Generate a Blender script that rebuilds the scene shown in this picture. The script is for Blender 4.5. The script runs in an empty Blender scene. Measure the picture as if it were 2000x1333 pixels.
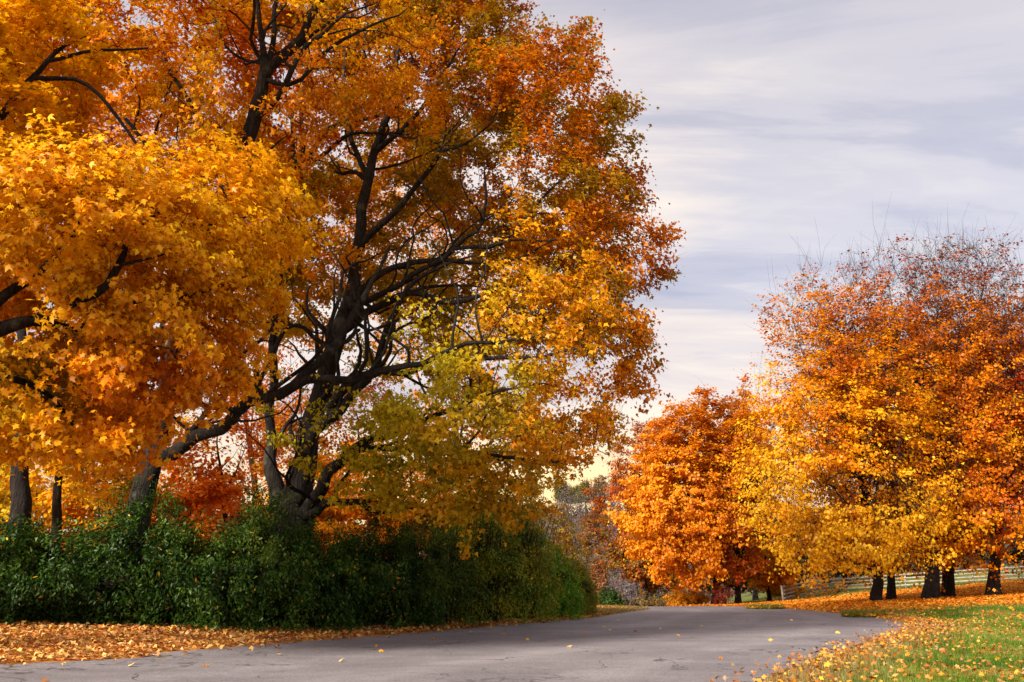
import bpy, math, time
import numpy as np
from mathutils import Vector
T0 = time.time()
sc = bpy.context.scene
# ------------------------------------------------------------------ camera
F = 1600.0                                   # focal length in photo pixels (2000 wide)
TH = math.atan(484 / 1600.0)
CH = 1.1
cam = bpy.data.cameras.new('camera'); camo = bpy.data.objects.new('camera', cam)
sc.collection.objects.link(camo); sc.camera = camo
camo.location = (0, 0, CH); camo.rotation_euler = (math.pi / 2 + TH, 0, 0)
cam.sensor_width = 36; cam.lens = 36 * F / 2000; cam.clip_end = 3000; cam.clip_start = 0.05
sc.view_settings.view_transform = 'Standard'; sc.view_settings.look = 'None'
sc.view_settings.exposure = 1.13; sc.view_settings.gamma = 1
sc.cycles.max_bounces = 7; sc.cycles.diffuse_bounces = 3; sc.cycles.transmission_bounces = 4
# ------------------------------------------------------------------ sun and sky
SUN_EL = math.radians(30); SUN_DIR = Vector((-0.62, -0.62, 0)).normalized()   # horizontal direction towards the sun
sun = bpy.data.lights.new('sun', 'SUN'); sun.energy = 4.9; sun.angle = math.radians(14); sun.color = (1.0, 0.90, 0.76)
so = bpy.data.objects.new('sun', sun); sc.collection.objects.link(so)
sd = Vector((SUN_DIR.x * math.cos(SUN_EL), SUN_DIR.y * math.cos(SUN_EL), math.sin(SUN_EL)))
so.rotation_euler = sd.to_track_quat('Z', 'Y').to_euler()
W = bpy.data.worlds.new('World'); sc.world = W; W.use_nodes = True
def build_world():
    nt = W.node_tree; N = nt.nodes; L = nt.links; N.clear()
    out = N.new('ShaderNodeOutputWorld'); bg = N.new('ShaderNodeBackground'); L.new(bg.outputs[0], out.inputs[0])
    sky = N.new('ShaderNodeTexSky'); sky.sky_type = 'NISHITA'; sky.sun_disc = False
    sky.sun_elevation = SUN_EL; sky.sun_rotation = math.atan2(SUN_DIR.x, SUN_DIR.y)
    sky.air_density = 1.2; sky.dust_density = 1.5
    tc = N.new('ShaderNodeTexCoord'); sep = N.new('ShaderNodeSeparateXYZ'); L.new(tc.outputs['Generated'], sep.inputs[0])
    def mth(op, a, b=None):
        m = N.new('ShaderNodeMath'); m.operation = op
        for i, v in enumerate((a, b)):
            if v is None: continue
            if isinstance(v, (int, float)): m.inputs[i].default_value = v
            else: L.new(v, m.inputs[i])
        return m.outputs[0]
    zz = mth('ADD', mth('MAXIMUM', sep.outputs[2], 0.0), 0.16)
    cb = N.new('ShaderNodeCombineXYZ'); L.new(mth('DIVIDE', sep.outputs[0], zz), cb.inputs[0]); L.new(mth('DIVIDE', sep.outputs[1], zz), cb.inputs[1])
    def noise(scale, detail, rot, sx, sy, off, dist=0.0, rough=0.55):
        mp = N.new('ShaderNodeMapping'); mp.inputs['Rotation'].default_value = (0, 0, math.radians(rot))
        mp.inputs['Scale'].default_value = (sx, sy, 1); mp.inputs['Location'].default_value = off
        L.new(cb.outputs[0], mp.inputs[0])
        n = N.new('ShaderNodeTexNoise'); n.inputs['Scale'].default_value = scale; n.inputs['Detail'].default_value = detail
        n.inputs['Roughness'].default_value = rough; n.inputs['Distortion'].default_value = dist
        L.new(mp.outputs[0], n.inputs['Vector']); return n.outputs[0]
    def ramp(x, stops, inter='EASE'):
        r = N.new('ShaderNodeValToRGB'); r.color_ramp.interpolation = inter; L.new(x, r.inputs[0])
        e = r.color_ramp.elements
        while len(e) > 1: e.remove(e[-1])
        e[0].position = stops[0][0]; e[0].color = (*stops[0][1], 1)
        for p, c in stops[1:]:
            k = e.new(p); k.color = (*c, 1)
        return r.outputs[0]
    def mix(f, a, b, bt='MIX'):
        m = N.new('ShaderNodeMix'); m.data_type = 'RGBA'; m.blend_type = bt
        for s, v in ((0, f), (6, a), (7, b)):
            if isinstance(v, (int, float)): m.inputs[s].default_value = v
            elif isinstance(v, tuple): m.inputs[s].default_value = (*v, 1)
            else: L.new(v, m.inputs[s])
        return m.outputs[2]
    big = noise(0.85, 7, -28, 0.55, 1.5, (1.4, 6.1, 0), 0.5)
    fine = noise(2.2, 9, -24, 0.35, 1.6, (7.3, 2.2, 0), 0.9, 0.6)
    wide = noise(0.42, 3, 10, 1, 1, (0.3, 5.2, 0), 0.2)
    body = mix(0.42, big, fine)
    cloud = ramp(body, [(0.36, (0.25, 0.235, 0.268)), (0.45, (0.34, 0.315, 0.330)), (0.50, (0.41, 0.373, 0.368)), (0.56, (0.455, 0.412, 0.385)), (0.66, (0.50, 0.455, 0.40))])
    blue = mix(1.0, sky.outputs[0], (0.075, 0.075, 0.085), 'MULTIPLY')      # the Nishita sky at strength 0.08
    # thinner cloud high up on the right lets the blue through
    gapm = mth('ADD', mth('MULTIPLY', mth('SUBTRACT', wide, 0.42), 2.4), mth('MULTIPLY', mth('SUBTRACT', mth('ADD', sep.outputs[0], mth('MULTIPLY', sep.outputs[2], 0.6)), 0.52), 1.7))
    gap = mth('MULTIPLY', mth('MINIMUM', mth('MAXIMUM', mth('ADD', gapm, mth('MULTIPLY', mth('SUBTRACT', 0.5, body), 2.2)), 0.0), 0.30), mth('GREATER_THAN', sep.outputs[2], -0.1))
    colr = mix(gap, cloud, blue)
    # low warm glow at the horizon beyond the bend
    glow = N.new('ShaderNodeVectorMath'); glow.operation = 'DOT_PRODUCT'; L.new(tc.outputs['Generated'], glow.inputs[0])
    glow.inputs[1].default_value = Vector((0.0, 1, 0.06)).normalized()
    g = ramp(glow.outputs['Value'], [(0.80, (0, 0, 0)), (0.95, (0.55,) * 3), (1.0, (1,) * 3)])
    hz = ramp(sep.outputs[2], [(0.0, (1,) * 3), (0.10, (0.75,) * 3), (0.24, (0, 0, 0))])
    gm = mth('MULTIPLY', g, hz)
    colr = mix(gm, colr, (0.72, 0.53, 0.20))
    low = ramp(sep.outputs[2], [(0.0, (0.75,) * 3), (0.13, (0.0,) * 3)])
    colr = mix(mth('MULTIPLY', low, 0.6), colr, (0.60, 0.46, 0.30))
    L.new(colr, bg.inputs[0]); bg.inputs[1].default_value = 1.0
build_world()
# ------------------------------------------------------------------ helpers
C = sc.collection
def at(px, py, Y):
    dx = (px - 1000) / F; dy = (666.5 - py) / F
    ry = math.cos(TH) - dy * math.sin(TH); rz = math.sin(TH) + dy * math.cos(TH)
    t = Y / ry
    return np.array((dx * t, Y, CH + rz * t))
def mpp(px, py, Y):                                     # metres per photo pixel there
    dy = (666.5 - py) / F
    return Y / (math.cos(TH) - dy * math.sin(TH)) / F
def gp(px, row, z=0.0):                                 # where a pixel's ray meets height z
    dx = (px - 1000) / F; dy = (666.5 - row) / F
    ry = math.cos(TH) - dy * math.sin(TH); rz = math.sin(TH) + dy * math.cos(TH)
    t = (z - CH) / rz
    return np.array((dx * t, ry * t))
def tag(o, label=None, cat=None, group=None, kind=None):
    if label: o['label'] = label
    if cat: o['category'] = cat
    if group: o['group'] = group
    if kind: o['kind'] = kind
    return o
def empty(name, loc, label, cat, group=None):
    o = bpy.data.objects.new(name, None); C.objects.link(o); o.location = [float(v) for v in loc]
    o.empty_display_size = 0.3
    return tag(o, label, cat, group)
def link(name, me, mat, parent=None):
    o = bpy.data.objects.new(name, me); C.objects.link(o)
    if mat is not None: me.materials.append(mat)
    if parent is not None: o.parent = parent
    return o
def raw_mesh(name, V, loops, starts, totals, tint=None, smooth=False):
    me = bpy.data.meshes.new(name)
    me.vertices.add(len(V)); me.vertices.foreach_set('co', np.ascontiguousarray(V, np.float32).ravel())
    me.loops.add(len(loops)); me.loops.foreach_set('vertex_index', np.ascontiguousarray(loops, np.int32))
    me.polygons.add(len(starts)); me.polygons.foreach_set('loop_start', np.ascontiguousarray(starts, np.int32))
    me.polygons.foreach_set('loop_total', np.ascontiguousarray(totals, np.int32))
    if smooth: me.polygons.foreach_set('use_smooth', np.ones(len(starts), bool))
    if tint is not None:
        a = me.attributes.new('tint', 'FLOAT_COLOR', 'FACE')
        c = np.ones((len(tint), 4), np.float32); c[:, :3] = tint
        a.data.foreach_set('color', c.ravel())
    me.update(calc_edges=True)
    return me
def nrm(a): return a / np.maximum(np.linalg.norm(a, axis=-1, keepdims=True), 1e-9)
# leaf outlines: (across, along, bend)
S_MAPLE = np.array([(0, -.42, 0), (.30, -.44, -.06), (.23, -.15, 0), (.58, .03, -.14), (.25, .13, 0), (.0, .60, -.12), (-.25, .13, 0), (-.58, .03, -.14), (-.23, -.15, 0), (-.30, -.44, -.06)])
S_LOBED = np.array([(0, -.42, 0), (.52, -.12, -.14), (.20, .10, 0), (0, .58, -.12), (-.20, .10, 0), (-.52, -.12, -.14)])
S_KITE = np.array([(0, -.5, 0), (.42, -.02, -.12), (0, .5, 0), (-.42, -.02, -.12)])
S_OVAL = np.array([(0, -.5, 0), (.20, -.1, .03), (.0, .5, -.08), (-.20, -.1, .03)])
S_BLADE = np.array([(-.035, 0, 0), (.035, 0, 0), (0.0, 1.0, 0.25)])
def leaf_mesh(name, P, Nn, size, tint, shape, rs, mat, parent=None, along=None, origin=None):
    n = len(P); k = len(shape)
    Nn = nrm(Nn)
    A = rs.normal(size=(n, 3)) if along is None else along
    A = nrm(A - (A * Nn).sum(1)[:, None] * Nn); B = np.cross(A, Nn)
    s = size[:, None, None]; bend = rs.uniform(-.8, 3.2, n)[:, None, None]
    V = P[:, None, :] + s * (shape[None, :, 0, None] * B[:, None, :] + shape[None, :, 1, None] * A[:, None, :] + bend * shape[None, :, 2, None] * Nn[:, None, :])
    V = V.reshape(-1, 3)
    if origin is not None: V = V - origin
    me = raw_mesh(name, V, np.arange(n * k), np.arange(n) * k, np.full(n, k), tint)
    return link(name, me, mat, parent)
class Field:                                            # smooth pseudo-random scalar field, about -1..1
    def __init__(s, seed, wl, n=14):
        r = np.random.RandomState(seed); s.k = nrm(r.normal(size=(n, 3))) * (2 * np.pi / (wl * r.uniform(.6, 1.7, n)))[:, None]
        s.p = r.uniform(0, 6.28, n); s.n = n
    def __call__(s, P):
        o = np.zeros(len(P))
        for k, p in zip(s.k, s.p): o += np.sin(P @ k + p)
        return o / math.sqrt(s.n) / 1.25
# ------------------------------------------------------------------ materials
def new_mat(name):
    m = bpy.data.materials.new(name); m.use_nodes = True; m.node_tree.nodes.clear(); return m
class NB:
    def __init__(s, m): s.t = m.node_tree; s.N = s.t.nodes; s.L = s.t.links
    def n(s, ty, **kw):
        o = s.N.new(ty)
        for k, v in kw.items(): setattr(o, k, v)
        return o
    def put(s, sock, v):
        if v is None: return
        if hasattr(v, 'is_linked') or hasattr(v, 'links'): s.L.new(v, sock)
        else: sock.default_value = v
    def noise(s, scale, detail=4, rough=.55, vec=None, dist=0):
        o = s.n('ShaderNodeTexNoise'); o.inputs['Scale'].default_value = scale; o.inputs['Detail'].default_value = detail
        o.inputs['Roughness'].default_value = rough; o.inputs['Distortion'].default_value = dist
        if vec is not None: s.L.new(vec, o.inputs['Vector'])
        return o.outputs[0]
    def ramp(s, x, stops):
        r = s.n('ShaderNodeValToRGB'); s.L.new(x, r.inputs[0]); e = r.color_ramp.elements
        while len(e) > 1: e.remove(e[-1])
        e[0].position = stops[0][0]; e[0].color = (*stops[0][1], 1)
        for p, c in stops[1:]: e.new(p).color = (*c, 1)
        return r.outputs[0]
    def mix(s, f, a, b, bt='MIX'):
        m = s.n('ShaderNodeMix', data_type='RGBA', blend_type=bt)
        for i, v in ((0, f), (6, a), (7, b)):
            if isinstance(v, (int, float)): m.inputs[i].default_value = v
            elif isinstance(v, tuple): m.inputs[i].default_value = (*v, 1)
            else: s.L.new(v, m.inputs[i])
        return m.outputs[2]
    def math(s, op, a, b=0.0):
        m = s.n('ShaderNodeMath', operation=op)
        for i, v in enumerate((a, b)):
            if isinstance(v, (int, float)): m.inputs[i].default_value = v
            else: s.L.new(v, m.inputs[i])
        return m.outputs[0]
def leaf_material(name, trans=0.38, gloss=0.010):
    m = new_mat(name); b = NB(m)
    at_ = b.n('ShaderNodeAttribute', attribute_name='tint', attribute_type='GEOMETRY')
    d = b.n('ShaderNodeBsdfDiffuse'); b.L.new(at_.outputs['Color'], d.inputs[0])
    t = b.n('ShaderNodeBsdfTranslucent'); tc = b.mix(1.0, at_.outputs['Color'], (1.0, .96, .75), 'MULTIPLY'); b.L.new(tc, t.inputs[0])
    mx = b.n('ShaderNodeMixShader'); mx.inputs[0].default_value = trans; b.L.new(d.outputs[0], mx.inputs[1]); b.L.new(t.outputs[0], mx.inputs[2])
    o = b.n('ShaderNodeOutputMaterial')
    if gloss:
        g = b.n('ShaderNodeBsdfGlossy'); g.inputs['Roughness'].default_value = .45; g.inputs[0].default_value = (1, 1, 1, 1)
        m2 = b.n('ShaderNodeMixShader'); m2.inputs[0].default_value = gloss; b.L.new(mx.outputs[0], m2.inputs[1]); b.L.new(g.outputs[0], m2.inputs[2]); b.L.new(m2.outputs[0], o.inputs[0])
    else: b.L.new(mx.outputs[0], o.inputs[0])
    return m
M_LEAF = leaf_material('leaf', .46); M_GREEN = leaf_material('shrub_leaf', .25, .012); M_LITTER = leaf_material('dry_leaf', .12, .01)
def bark_material(name, dark, light, lichen=0.35, scale=1.0):
    m = new_mat(name); b = NB(m); tc = b.n('ShaderNodeTexCoord')
    mp = b.n('ShaderNodeMapping'); mp.inputs['Scale'].default_value = (9 * scale, 9 * scale, 1.6 * scale); b.L.new(tc.outputs['Object'], mp.inputs[0])
    ridg = b.noise(1.6, 7, .65, mp.outputs[0], .6); pat = b.noise(2.3, 5, .6, tc.outputs['Object'])
    col = b.ramp(ridg, [(.36, dark), (.62, light)])
    lm = b.ramp(pat, [(.55, (0, 0, 0)), (.68, (lichen,) * 3)])
    col = b.mix(lm, col, (.20, .20, .15))
    p = b.n('ShaderNodeBsdfPrincipled'); b.L.new(col, p.inputs['Base Color']); p.inputs['Roughness'].default_value = .92; p.inputs['Specular IOR Level'].default_value = .25
    bu = b.n('ShaderNodeBump'); bu.inputs['Strength'].default_value = 1.0; bu.inputs['Distance'].default_value = .12; b.L.new(ridg, bu.inputs['Height']); b.L.new(bu.outputs[0], p.inputs['Normal'])
    o = b.n('ShaderNodeOutputMaterial'); b.L.new(p.outputs[0], o.inputs[0]); return m
M_BARK = bark_material('bark', (.004, .0035, .003), (.028, .021, .016), .20)
M_BARKD = bark_material('dark_bark', (.005, .004, .004), (.026, .019, .016), .1)
M_BARKG = bark_material('grey_bark', (.03, .026, .03), (.085, .075, .085), .05, .6)
# ------------------------------------------------------------------ terrain
def tps_fit(P, z, lam=0.4):
    n = len(P); D = np.linalg.norm(P[:, None] - P[None], axis=2); K = np.where(D > 0, D * D * np.log(D + 1e-9), 0)
    A = np.zeros((n + 3, n + 3)); A[:n, :n] = K + lam * np.eye(n); A[:n, n:] = np.c_[np.ones(n), P]; A[n:, :n] = A[:n, n:].T
    return P, np.linalg.solve(A, np.r_[z, 0, 0, 0])
cp = []
LE = [(-48, -34), (-22, -3), tuple(gp(0, 1307)), tuple(gp(300, 1283)), tuple(gp(600, 1260)), tuple(gp(850, 1240)), tuple(gp(1100, 1213)), tuple(gp(1210, 1199)), tuple(gp(1268, 1190)), tuple(gp(1225, 1186.2)), tuple(gp(1150, 1184.6)), (-6, 57.5), (-60, 66)]
RE = [(-34, -46), (-9, -8), tuple(gp(1370, 1370)), tuple(gp(1480, 1333)), tuple(gp(1600, 1283)), tuple(gp(1725, 1245)), tuple(gp(1772, 1225)), tuple(gp(1735, 1212)), tuple(gp(1640, 1200)), tuple(gp(1490, 1188)), (10, 61.5), (-12, 69), (-60, 80)]
def catmull(P, per):
    P = np.array(P, float); Q = np.vstack([2 * P[0] - P[1], P, 2 * P[-1] - P[-2]]); out = []
    for i in range(1, len(Q) - 2):
        t = np.linspace(0, 1, per, endpoint=False)[:, None]; a, b, c, d = Q[i - 1:i + 3]
        out.append(.5 * (2 * b + (c - a) * t + (2 * a - 5 * b + 4 * c - d) * t * t + (-a + 3 * b - 3 * c + d) * t ** 3))
    return np.vstack(out + [P[-1:]])
le = catmull(LE, 34); re_ = catmull(RE, 34)
for q in range(0, len(le), 14):
    if le[q][1] < 56:
        for s in (0, .5, 1):
            p = le[q] * (1 - s) + re_[q] * s
            cp.append((p[0], p[1], 0.0 if p[1] < 58 else -.25))
def cg(px, row, Y): p = at(px, row, Y); cp.append(tuple(p))
HEDGE = [(-260, 15.4), (-60, 16.0), (120, 16.9), (290, 17.8), (450, 18.8), (590, 20.0), (720, 21.6), (850, 24.4), (960, 27.5), (1045, 31.0), (1105, 35.5)]
for px, Y in HEDGE: cg(px, 1226 - max(0, px - 600) * .030, Y - .2)
for px, Y in ((-200, 24), (200, 28), (500, 30), (800, 36), (100, 45), (600, 50)): p = at(px, 1150, Y); cp.append((p[0], Y, .5))
for a in ((1720, 1173, 54), (1820, 1173, 54), (1945, 1164, 56), (1620, 1180, 60), (1540, 1170, 82), (1640, 1157, 84), (1830, 1145, 82), (2000, 1135, 80), (2200, 1121, 80), (1900, 1210, 31), (2000, 1235, 23), (2060, 1200, 34), (2000, 1184, 40), (2200, 1333, 11.5), (2000, 1333, 11.0), (1400, 1183, 74)): cg(*a)
for x, y, z in ((0, 84, -1.2), (15, 120, -3.5), (-30, 130, -3), (40, 130, 1.5), (90, 120, 5), (0, 170, -7), (-90, 60, 1.0), (-80, 130, 0), (-70, 10, .8), (-40, -60, 0), (40, -60, 0), (60, 0, 1), (90, 40, 3), (120, 170, 5), (-120, 170, -2), (30, 5, .3)): cp.append((x, y, z))
cp = np.array(cp); TP, TW = tps_fit(cp[:, :2] / 50, cp[:, 2], .01)
def terrain(X, Y):
    X = np.asarray(X, float); Y = np.asarray(Y, float); sh = X.shape
    P = np.c_[X.ravel(), Y.ravel()]; Q = np.clip(P, (-140, -80), (140, 190)) / 50
    z = np.zeros(len(P))
    for i in range(0, len(P), 20000):
        D = np.linalg.norm(Q[i:i + 20000, None] - TP[None], axis=2); K = D * D * np.log(D + 1e-9)
        z[i:i + 20000] = K @ TW[:-3] + TW[-3] + Q[i:i + 20000] @ TW[-2:]
    z = np.clip(z, -9, 7)
    y = P[:, 1]; x = P[:, 0]
    f = np.clip((y - 190) / 190, 0, 1); f = f * f * (3 - 2 * f)
    hill = 26 + 7 * np.sin(x / 70 + .6) + 3 * np.sin(x / 31 + 2) + np.clip(y - 400, 0, 600) * .004
    z = z * (1 - f) + hill * f
    return z.reshape(sh)
def tz(x, y): return float(terrain(np.array([x]), np.array([y]))[0])
poly = np.vstack([le[::3], re_[::-1][::3]])
def road_sd(X, Y):                                      # signed distance to the road outline, negative on it
    P = np.c_[X.ravel(), Y.ravel()]; best = np.full(len(P), 1e9); inside = np.zeros(len(P), bool)
    A = poly; B = np.roll(poly, -1, axis=0)
    for a, b in zip(A, B):
        ab = b - a; t = np.clip(((P - a) @ ab) / max(ab @ ab, 1e-9), 0, 1); d = np.linalg.norm(P - a - t[:, None] * ab, axis=1); best = np.minimum(best, d)
        c = (a[1] > P[:, 1]) != (b[1] > P[:, 1])
        with np.errstate(divide='ignore', invalid='ignore'): xx = (b[0] - a[0]) * (P[:, 1] - a[1]) / (b[1] - a[1]) + a[0]
        inside ^= c & (P[:, 0] < xx)
    return np.where(inside, -best, best).reshape(X.shape)
def warp(lo, hi, c, n, fine):                           # dense near c, growing outward
    k = 4.2; a = np.arcsinh((lo - c) / fine); b = np.arcsinh((hi - c) / fine)
    return c + fine * np.sinh(np.linspace(a, b, n))
def litter_amount(X, Y, sd):
    """share of ground under fallen leaves: dense on the left verge, under the right maples and along the kerbless edge"""
    X = np.asarray(X); Y = np.asarray(Y)
    P3 = np.c_[X.ravel(), Y.ravel(), np.zeros(X.size)]
    n1 = Field(5, 7)(P3).reshape(X.shape); n2 = Field(6, 2.2)(P3).reshape(X.shape)
    left = (X < 2 + (Y - 31) * .3) | ((Y > 40) & (X < 9))
    ur = np.clip(1.15 - (np.abs(Y - 56 - .1 * X + n1 * 2) - 15) / 5, 0, 1) * (X > 4)        # band under the right maples
    near = np.clip(1.15 - sd / (2.0 + .8 * n1), 0, 1)
    spread = np.clip(.40 + .2 * n1 + .2 * n2 + (.28 - np.clip((Y - 11) / 9, 0, 1) * .50), 0.03, 1)
    right = np.maximum(np.maximum(ur * (0.98 - .12 * n2), near * .85), spread * np.where(Y < 45, .8, .4))
    tip = (Y > 38) & (Y < 62) & (X < 10); return np.where(left & tip, np.clip((sd - .5) / 2.2 + .15, .12, .9), np.where(left, np.clip(.97 - np.clip((sd - 6) / 20, 0, .3), 0, 1), np.clip(right, 0, 1)))
def ground_material():
    m = new_mat('ground'); b = NB(m); tc = b.n('ShaderNodeTexCoord'); v = tc.outputs['Object']
    lit = b.n('ShaderNodeAttribute', attribute_name='litter', attribute_type='GEOMETRY').outputs['Fac']
    far = b.n('ShaderNodeAttribute', attribute_name='far', attribute_type='GEOMETRY').outputs['Fac']
    g = b.ramp(b.noise(.35, 5, .6, v), [(.3, (.05, .09, .010)), (.5, (.075, .125, .014)), (.7, (.12, .15, .03))])
    g2 = b.ramp(b.noise(22, 4, .7, v), [(.3, (.45,) * 3), (.7, (1.5,) * 3)]); g = b.mix(1.0, g, g2, 'MULTIPLY')
    vo = b.n('ShaderNodeTexVoronoi'); vo.inputs['Scale'].default_value = 9; b.L.new(v, vo.inputs['Vector'])
    sp = b.n('ShaderNodeSeparateColor'); b.L.new(vo.outputs['Color'], sp.inputs[0])
    lc = b.ramp(sp.outputs[0], [(0, (.20, .06, .015)), (.3, (.46, .16, .02)), (.55, (.55, .22, .05)), (.8, (.42, .13, .012)), (1, (.62, .33, .08))])
    thr = b.math('LESS_THAN', sp.outputs[1], lit)
    col = b.mix(thr, g, lc)
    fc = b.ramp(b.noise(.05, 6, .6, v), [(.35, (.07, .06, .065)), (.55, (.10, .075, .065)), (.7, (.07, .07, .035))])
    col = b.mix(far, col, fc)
    p = b.n('ShaderNodeBsdfPrincipled'); b.L.new(col, p.inputs['Base Color']); p.inputs['Roughness'].default_value = .95; p.inputs['Specular IOR Level'].default_value = .15
    bu = b.n('ShaderNodeBump'); bu.inputs['Strength'].default_value = .8; bu.inputs['Distance'].default_value = .06
    b.L.new(b.noise(14, 5, .7, v), bu.inputs['Height']); b.L.new(bu.outputs[0], p.inputs['Normal'])
    o = b.n('ShaderNodeOutputMaterial'); b.L.new(p.outputs[0], o.inputs[0]); return m
def build_ground():
    xs = warp(-1100, 1100, 6, 330, 28); ys = np.r_[np.linspace(-90, 6, 40)[:-1], warp(6, 1600, 20, 380, 40)]
    X, Y = np.meshgrid(xs, ys); sd = road_sd(X, Y); Z = terrain(X, Y)
    P3 = np.c_[X.ravel(), Y.ravel(), Z.ravel() * 0]
    bump = Field(9, 3)(P3).reshape(X.shape) * .035 + Field(10, .9)(P3).reshape(X.shape) * .012
    Z = Z + np.where(sd > .3, bump * np.clip(sd, 0, 1.5), 0)
    Z = np.where(sd < -.25, Z - .12, Z + .0)
    ny, nx = X.shape; V = np.c_[X.ravel(), Y.ravel(), Z.ravel()]
    i = np.arange((ny - 1) * (nx - 1)); r = i // (nx - 1); c = i % (nx - 1); a = r * nx + c
    me = raw_mesh('ground', V, np.c_[a, a + 1, a + nx + 1, a + nx].ravel(), i * 4, np.full(len(i), 4), smooth=True)
    A = me.attributes.new('litter', 'FLOAT', 'POINT'); A.data.foreach_set('value', litter_amount(X, Y, sd).ravel().astype(np.float32))
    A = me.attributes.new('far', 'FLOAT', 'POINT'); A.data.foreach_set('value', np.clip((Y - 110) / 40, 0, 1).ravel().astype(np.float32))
    tag(link('ground', me, ground_material()), kind='structure')
def road_material():
    m = new_mat('asphalt'); b = NB(m); tc = b.n('ShaderNodeTexCoord'); v = tc.outputs['Object']
    across = b.n('ShaderNodeAttribute', attribute_name='across', attribute_type='GEOMETRY').outputs['Fac']
    base = b.ramp(b.noise(.5, 6, .6, v, .6), [(.3, (.150, .137, .149)), (.55, (.190, .174, .187)), (.75, (.225, .206, .219))])
    fine = b.ramp(b.noise(26, 5, .85, v), [(.30, (.45,) * 3), (.5, (1.0,) * 3), (.70, (1.8,) * 3)]); base = b.mix(.9, base, fine, 'MULTIPLY')
    mid = b.ramp(b.noise(3.2, 8, .85, v, .3), [(.32, (.84,) * 3), (.66, (1.13,) * 3)]); base = b.mix(1.0, base, mid, 'MULTIPLY')
    st = b.math('SINE', b.math('MULTIPLY', b.math('ADD', across, b.math('MULTIPLY', b.noise(.15, 3, .5, v), .06)), 25.0))
    sm = b.ramp(st, [(0, (.90,) * 3), (1, (1.06,) * 3)]); base = b.mix(1.0, base, sm, 'MULTIPLY')
    mp = b.n('ShaderNodeMapping'); mp.inputs['Rotation'].default_value = (0, 0, math.radians(-52)); mp.inputs['Scale'].default_value = (.16, .9, 1); b.L.new(v, mp.inputs[0])
    stain = b.ramp(b.noise(1.3, 5, .6, mp.outputs[0], .5), [(.36, (.86,) * 3), (.62, (1.05,) * 3)]); base = b.mix(1.0, base, stain, 'MULTIPLY')
    # cracks: thin valleys of a warped field
    cr = b.noise(.33, 5, .55, v, .8); crk = b.math('LESS_THAN', b.math('ABSOLUTE', b.math('SUBTRACT', cr, .5)), .0045)
    msk = b.math('GREATER_THAN', b.noise(.21, 2, .5, v), .46); crm = b.math('MULTIPLY', b.math('MULTIPLY', crk, msk), .75)
    base = b.mix(crm, base, (.03, .028, .03))
    p = b.n('ShaderNodeBsdfPrincipled'); b.L.new(base, p.inputs['Base Color']); p.inputs['Roughness'].default_value = .72; p.inputs['Specular IOR Level'].default_value = .4
    bu = b.n('ShaderNodeBump'); bu.inputs['Strength'].default_value = .6; bu.inputs['Distance'].default_value = .012
    b.L.new(b.noise(55, 4, .75, v), bu.inputs['Height']); b.L.new(bu.outputs[0], p.inputs['Normal'])
    o = b.n('ShaderNodeOutputMaterial'); b.L.new(p.outputs[0], o.inputs[0]); return m
def build_road():
    n = len(le); k = 41; s = np.linspace(0, 1, k)
    jl = np.random.RandomState(3)
    wob = jl.normal(size=n) * .05 + np.sin(np.arange(n) * .61 + 1) * .06
    P = le[:, None] * (1 - s)[None, :, None] + re_[:, None] * s[None, :, None]
    P[:, 0] += wob[:, None] * .8; P[:, -1] += wob[::-1, None] * .8
    Z = terrain(P[..., 0], P[..., 1]) + .012
    V = np.dstack([P, Z]).reshape(-1, 3)
    i = np.arange((n - 1) * (k - 1)); r = i // (k - 1); c = i % (k - 1); a = r * k + c
    me = raw_mesh('road', V, np.c_[a, a + 1, a + k + 1, a + k].ravel(), i * 4, np.full(len(i), 4), smooth=True)
    A = me.attributes.new('across', 'FLOAT', 'POINT'); A.data.foreach_set('value', np.tile(s, n).astype(np.float32))
    tag(link('road', me, road_material()), kind='structure')
build_ground(); build_road()
# ------------------------------------------------------------------ tubes and trees
def tube_mesh(name, pos, par, rad, sel, k, origin, jitter=0.0, rs=None):
    """skin the edges par[i]->i for i in sel with k-sided tapered tubes"""
    n = len(pos); d = np.zeros_like(pos); has = par >= 0
    d[has] = pos[has] - pos[par[has]]; d[~has] = (0, 0, 1); d = nrm(d)
    # main child of each node = its thickest
    main = np.full(n, -1); order = np.argsort(rad); oc = order[par[order] >= 0]; main[par[oc]] = oc
    dn = d.copy(); h = main >= 0; dn[h] = nrm(d[h] + d[main[h]])
    def ring(p, dr, r):
        ref = np.tile(np.array((.31, .93, .17)), (len(p), 1)); u = nrm(np.cross(dr, ref)); w = np.cross(dr, u)
        a = np.arange(k) * 2 * np.pi / k
        rr = r[:, None] * np.ones(k)[None]
        if jitter: rr = rr * (1 + jitter * np.sin(3 * a[None] + p[:, 2:3] * 1.3) + jitter * .6 * np.sin(5 * a[None] + 2 + p[:, 0:1]))
        return p[:, None] + rr[..., None] * (np.cos(a)[None, :, None] * u[:, None] + np.sin(a)[None, :, None] * w[:, None])
    sel = sel[par[sel] >= 0]; pa = par[sel]; ismain = main[pa] == sel
    dirp = np.where(ismain[:, None], dn[pa], d[sel]); rp = np.where(ismain, rad[pa], np.minimum(rad[pa], rad[sel] * 1.25))
    A = ring(pos[pa], dirp, rp); B = ring(pos[sel], dn[sel], rad[sel])
    m = len(sel); V = np.concatenate([A, B], 1).reshape(-1, 3) - origin
    j = np.arange(k); j2 = (j + 1) % k
    q = np.stack([j, j2, j2 + k, j + k], 1)[None] + (np.arange(m) * 2 * k)[:, None, None]
    return raw_mesh(name, V, q.ravel(), np.arange(m * k) * 4, np.full(m * k, 4), smooth=True)
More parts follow.
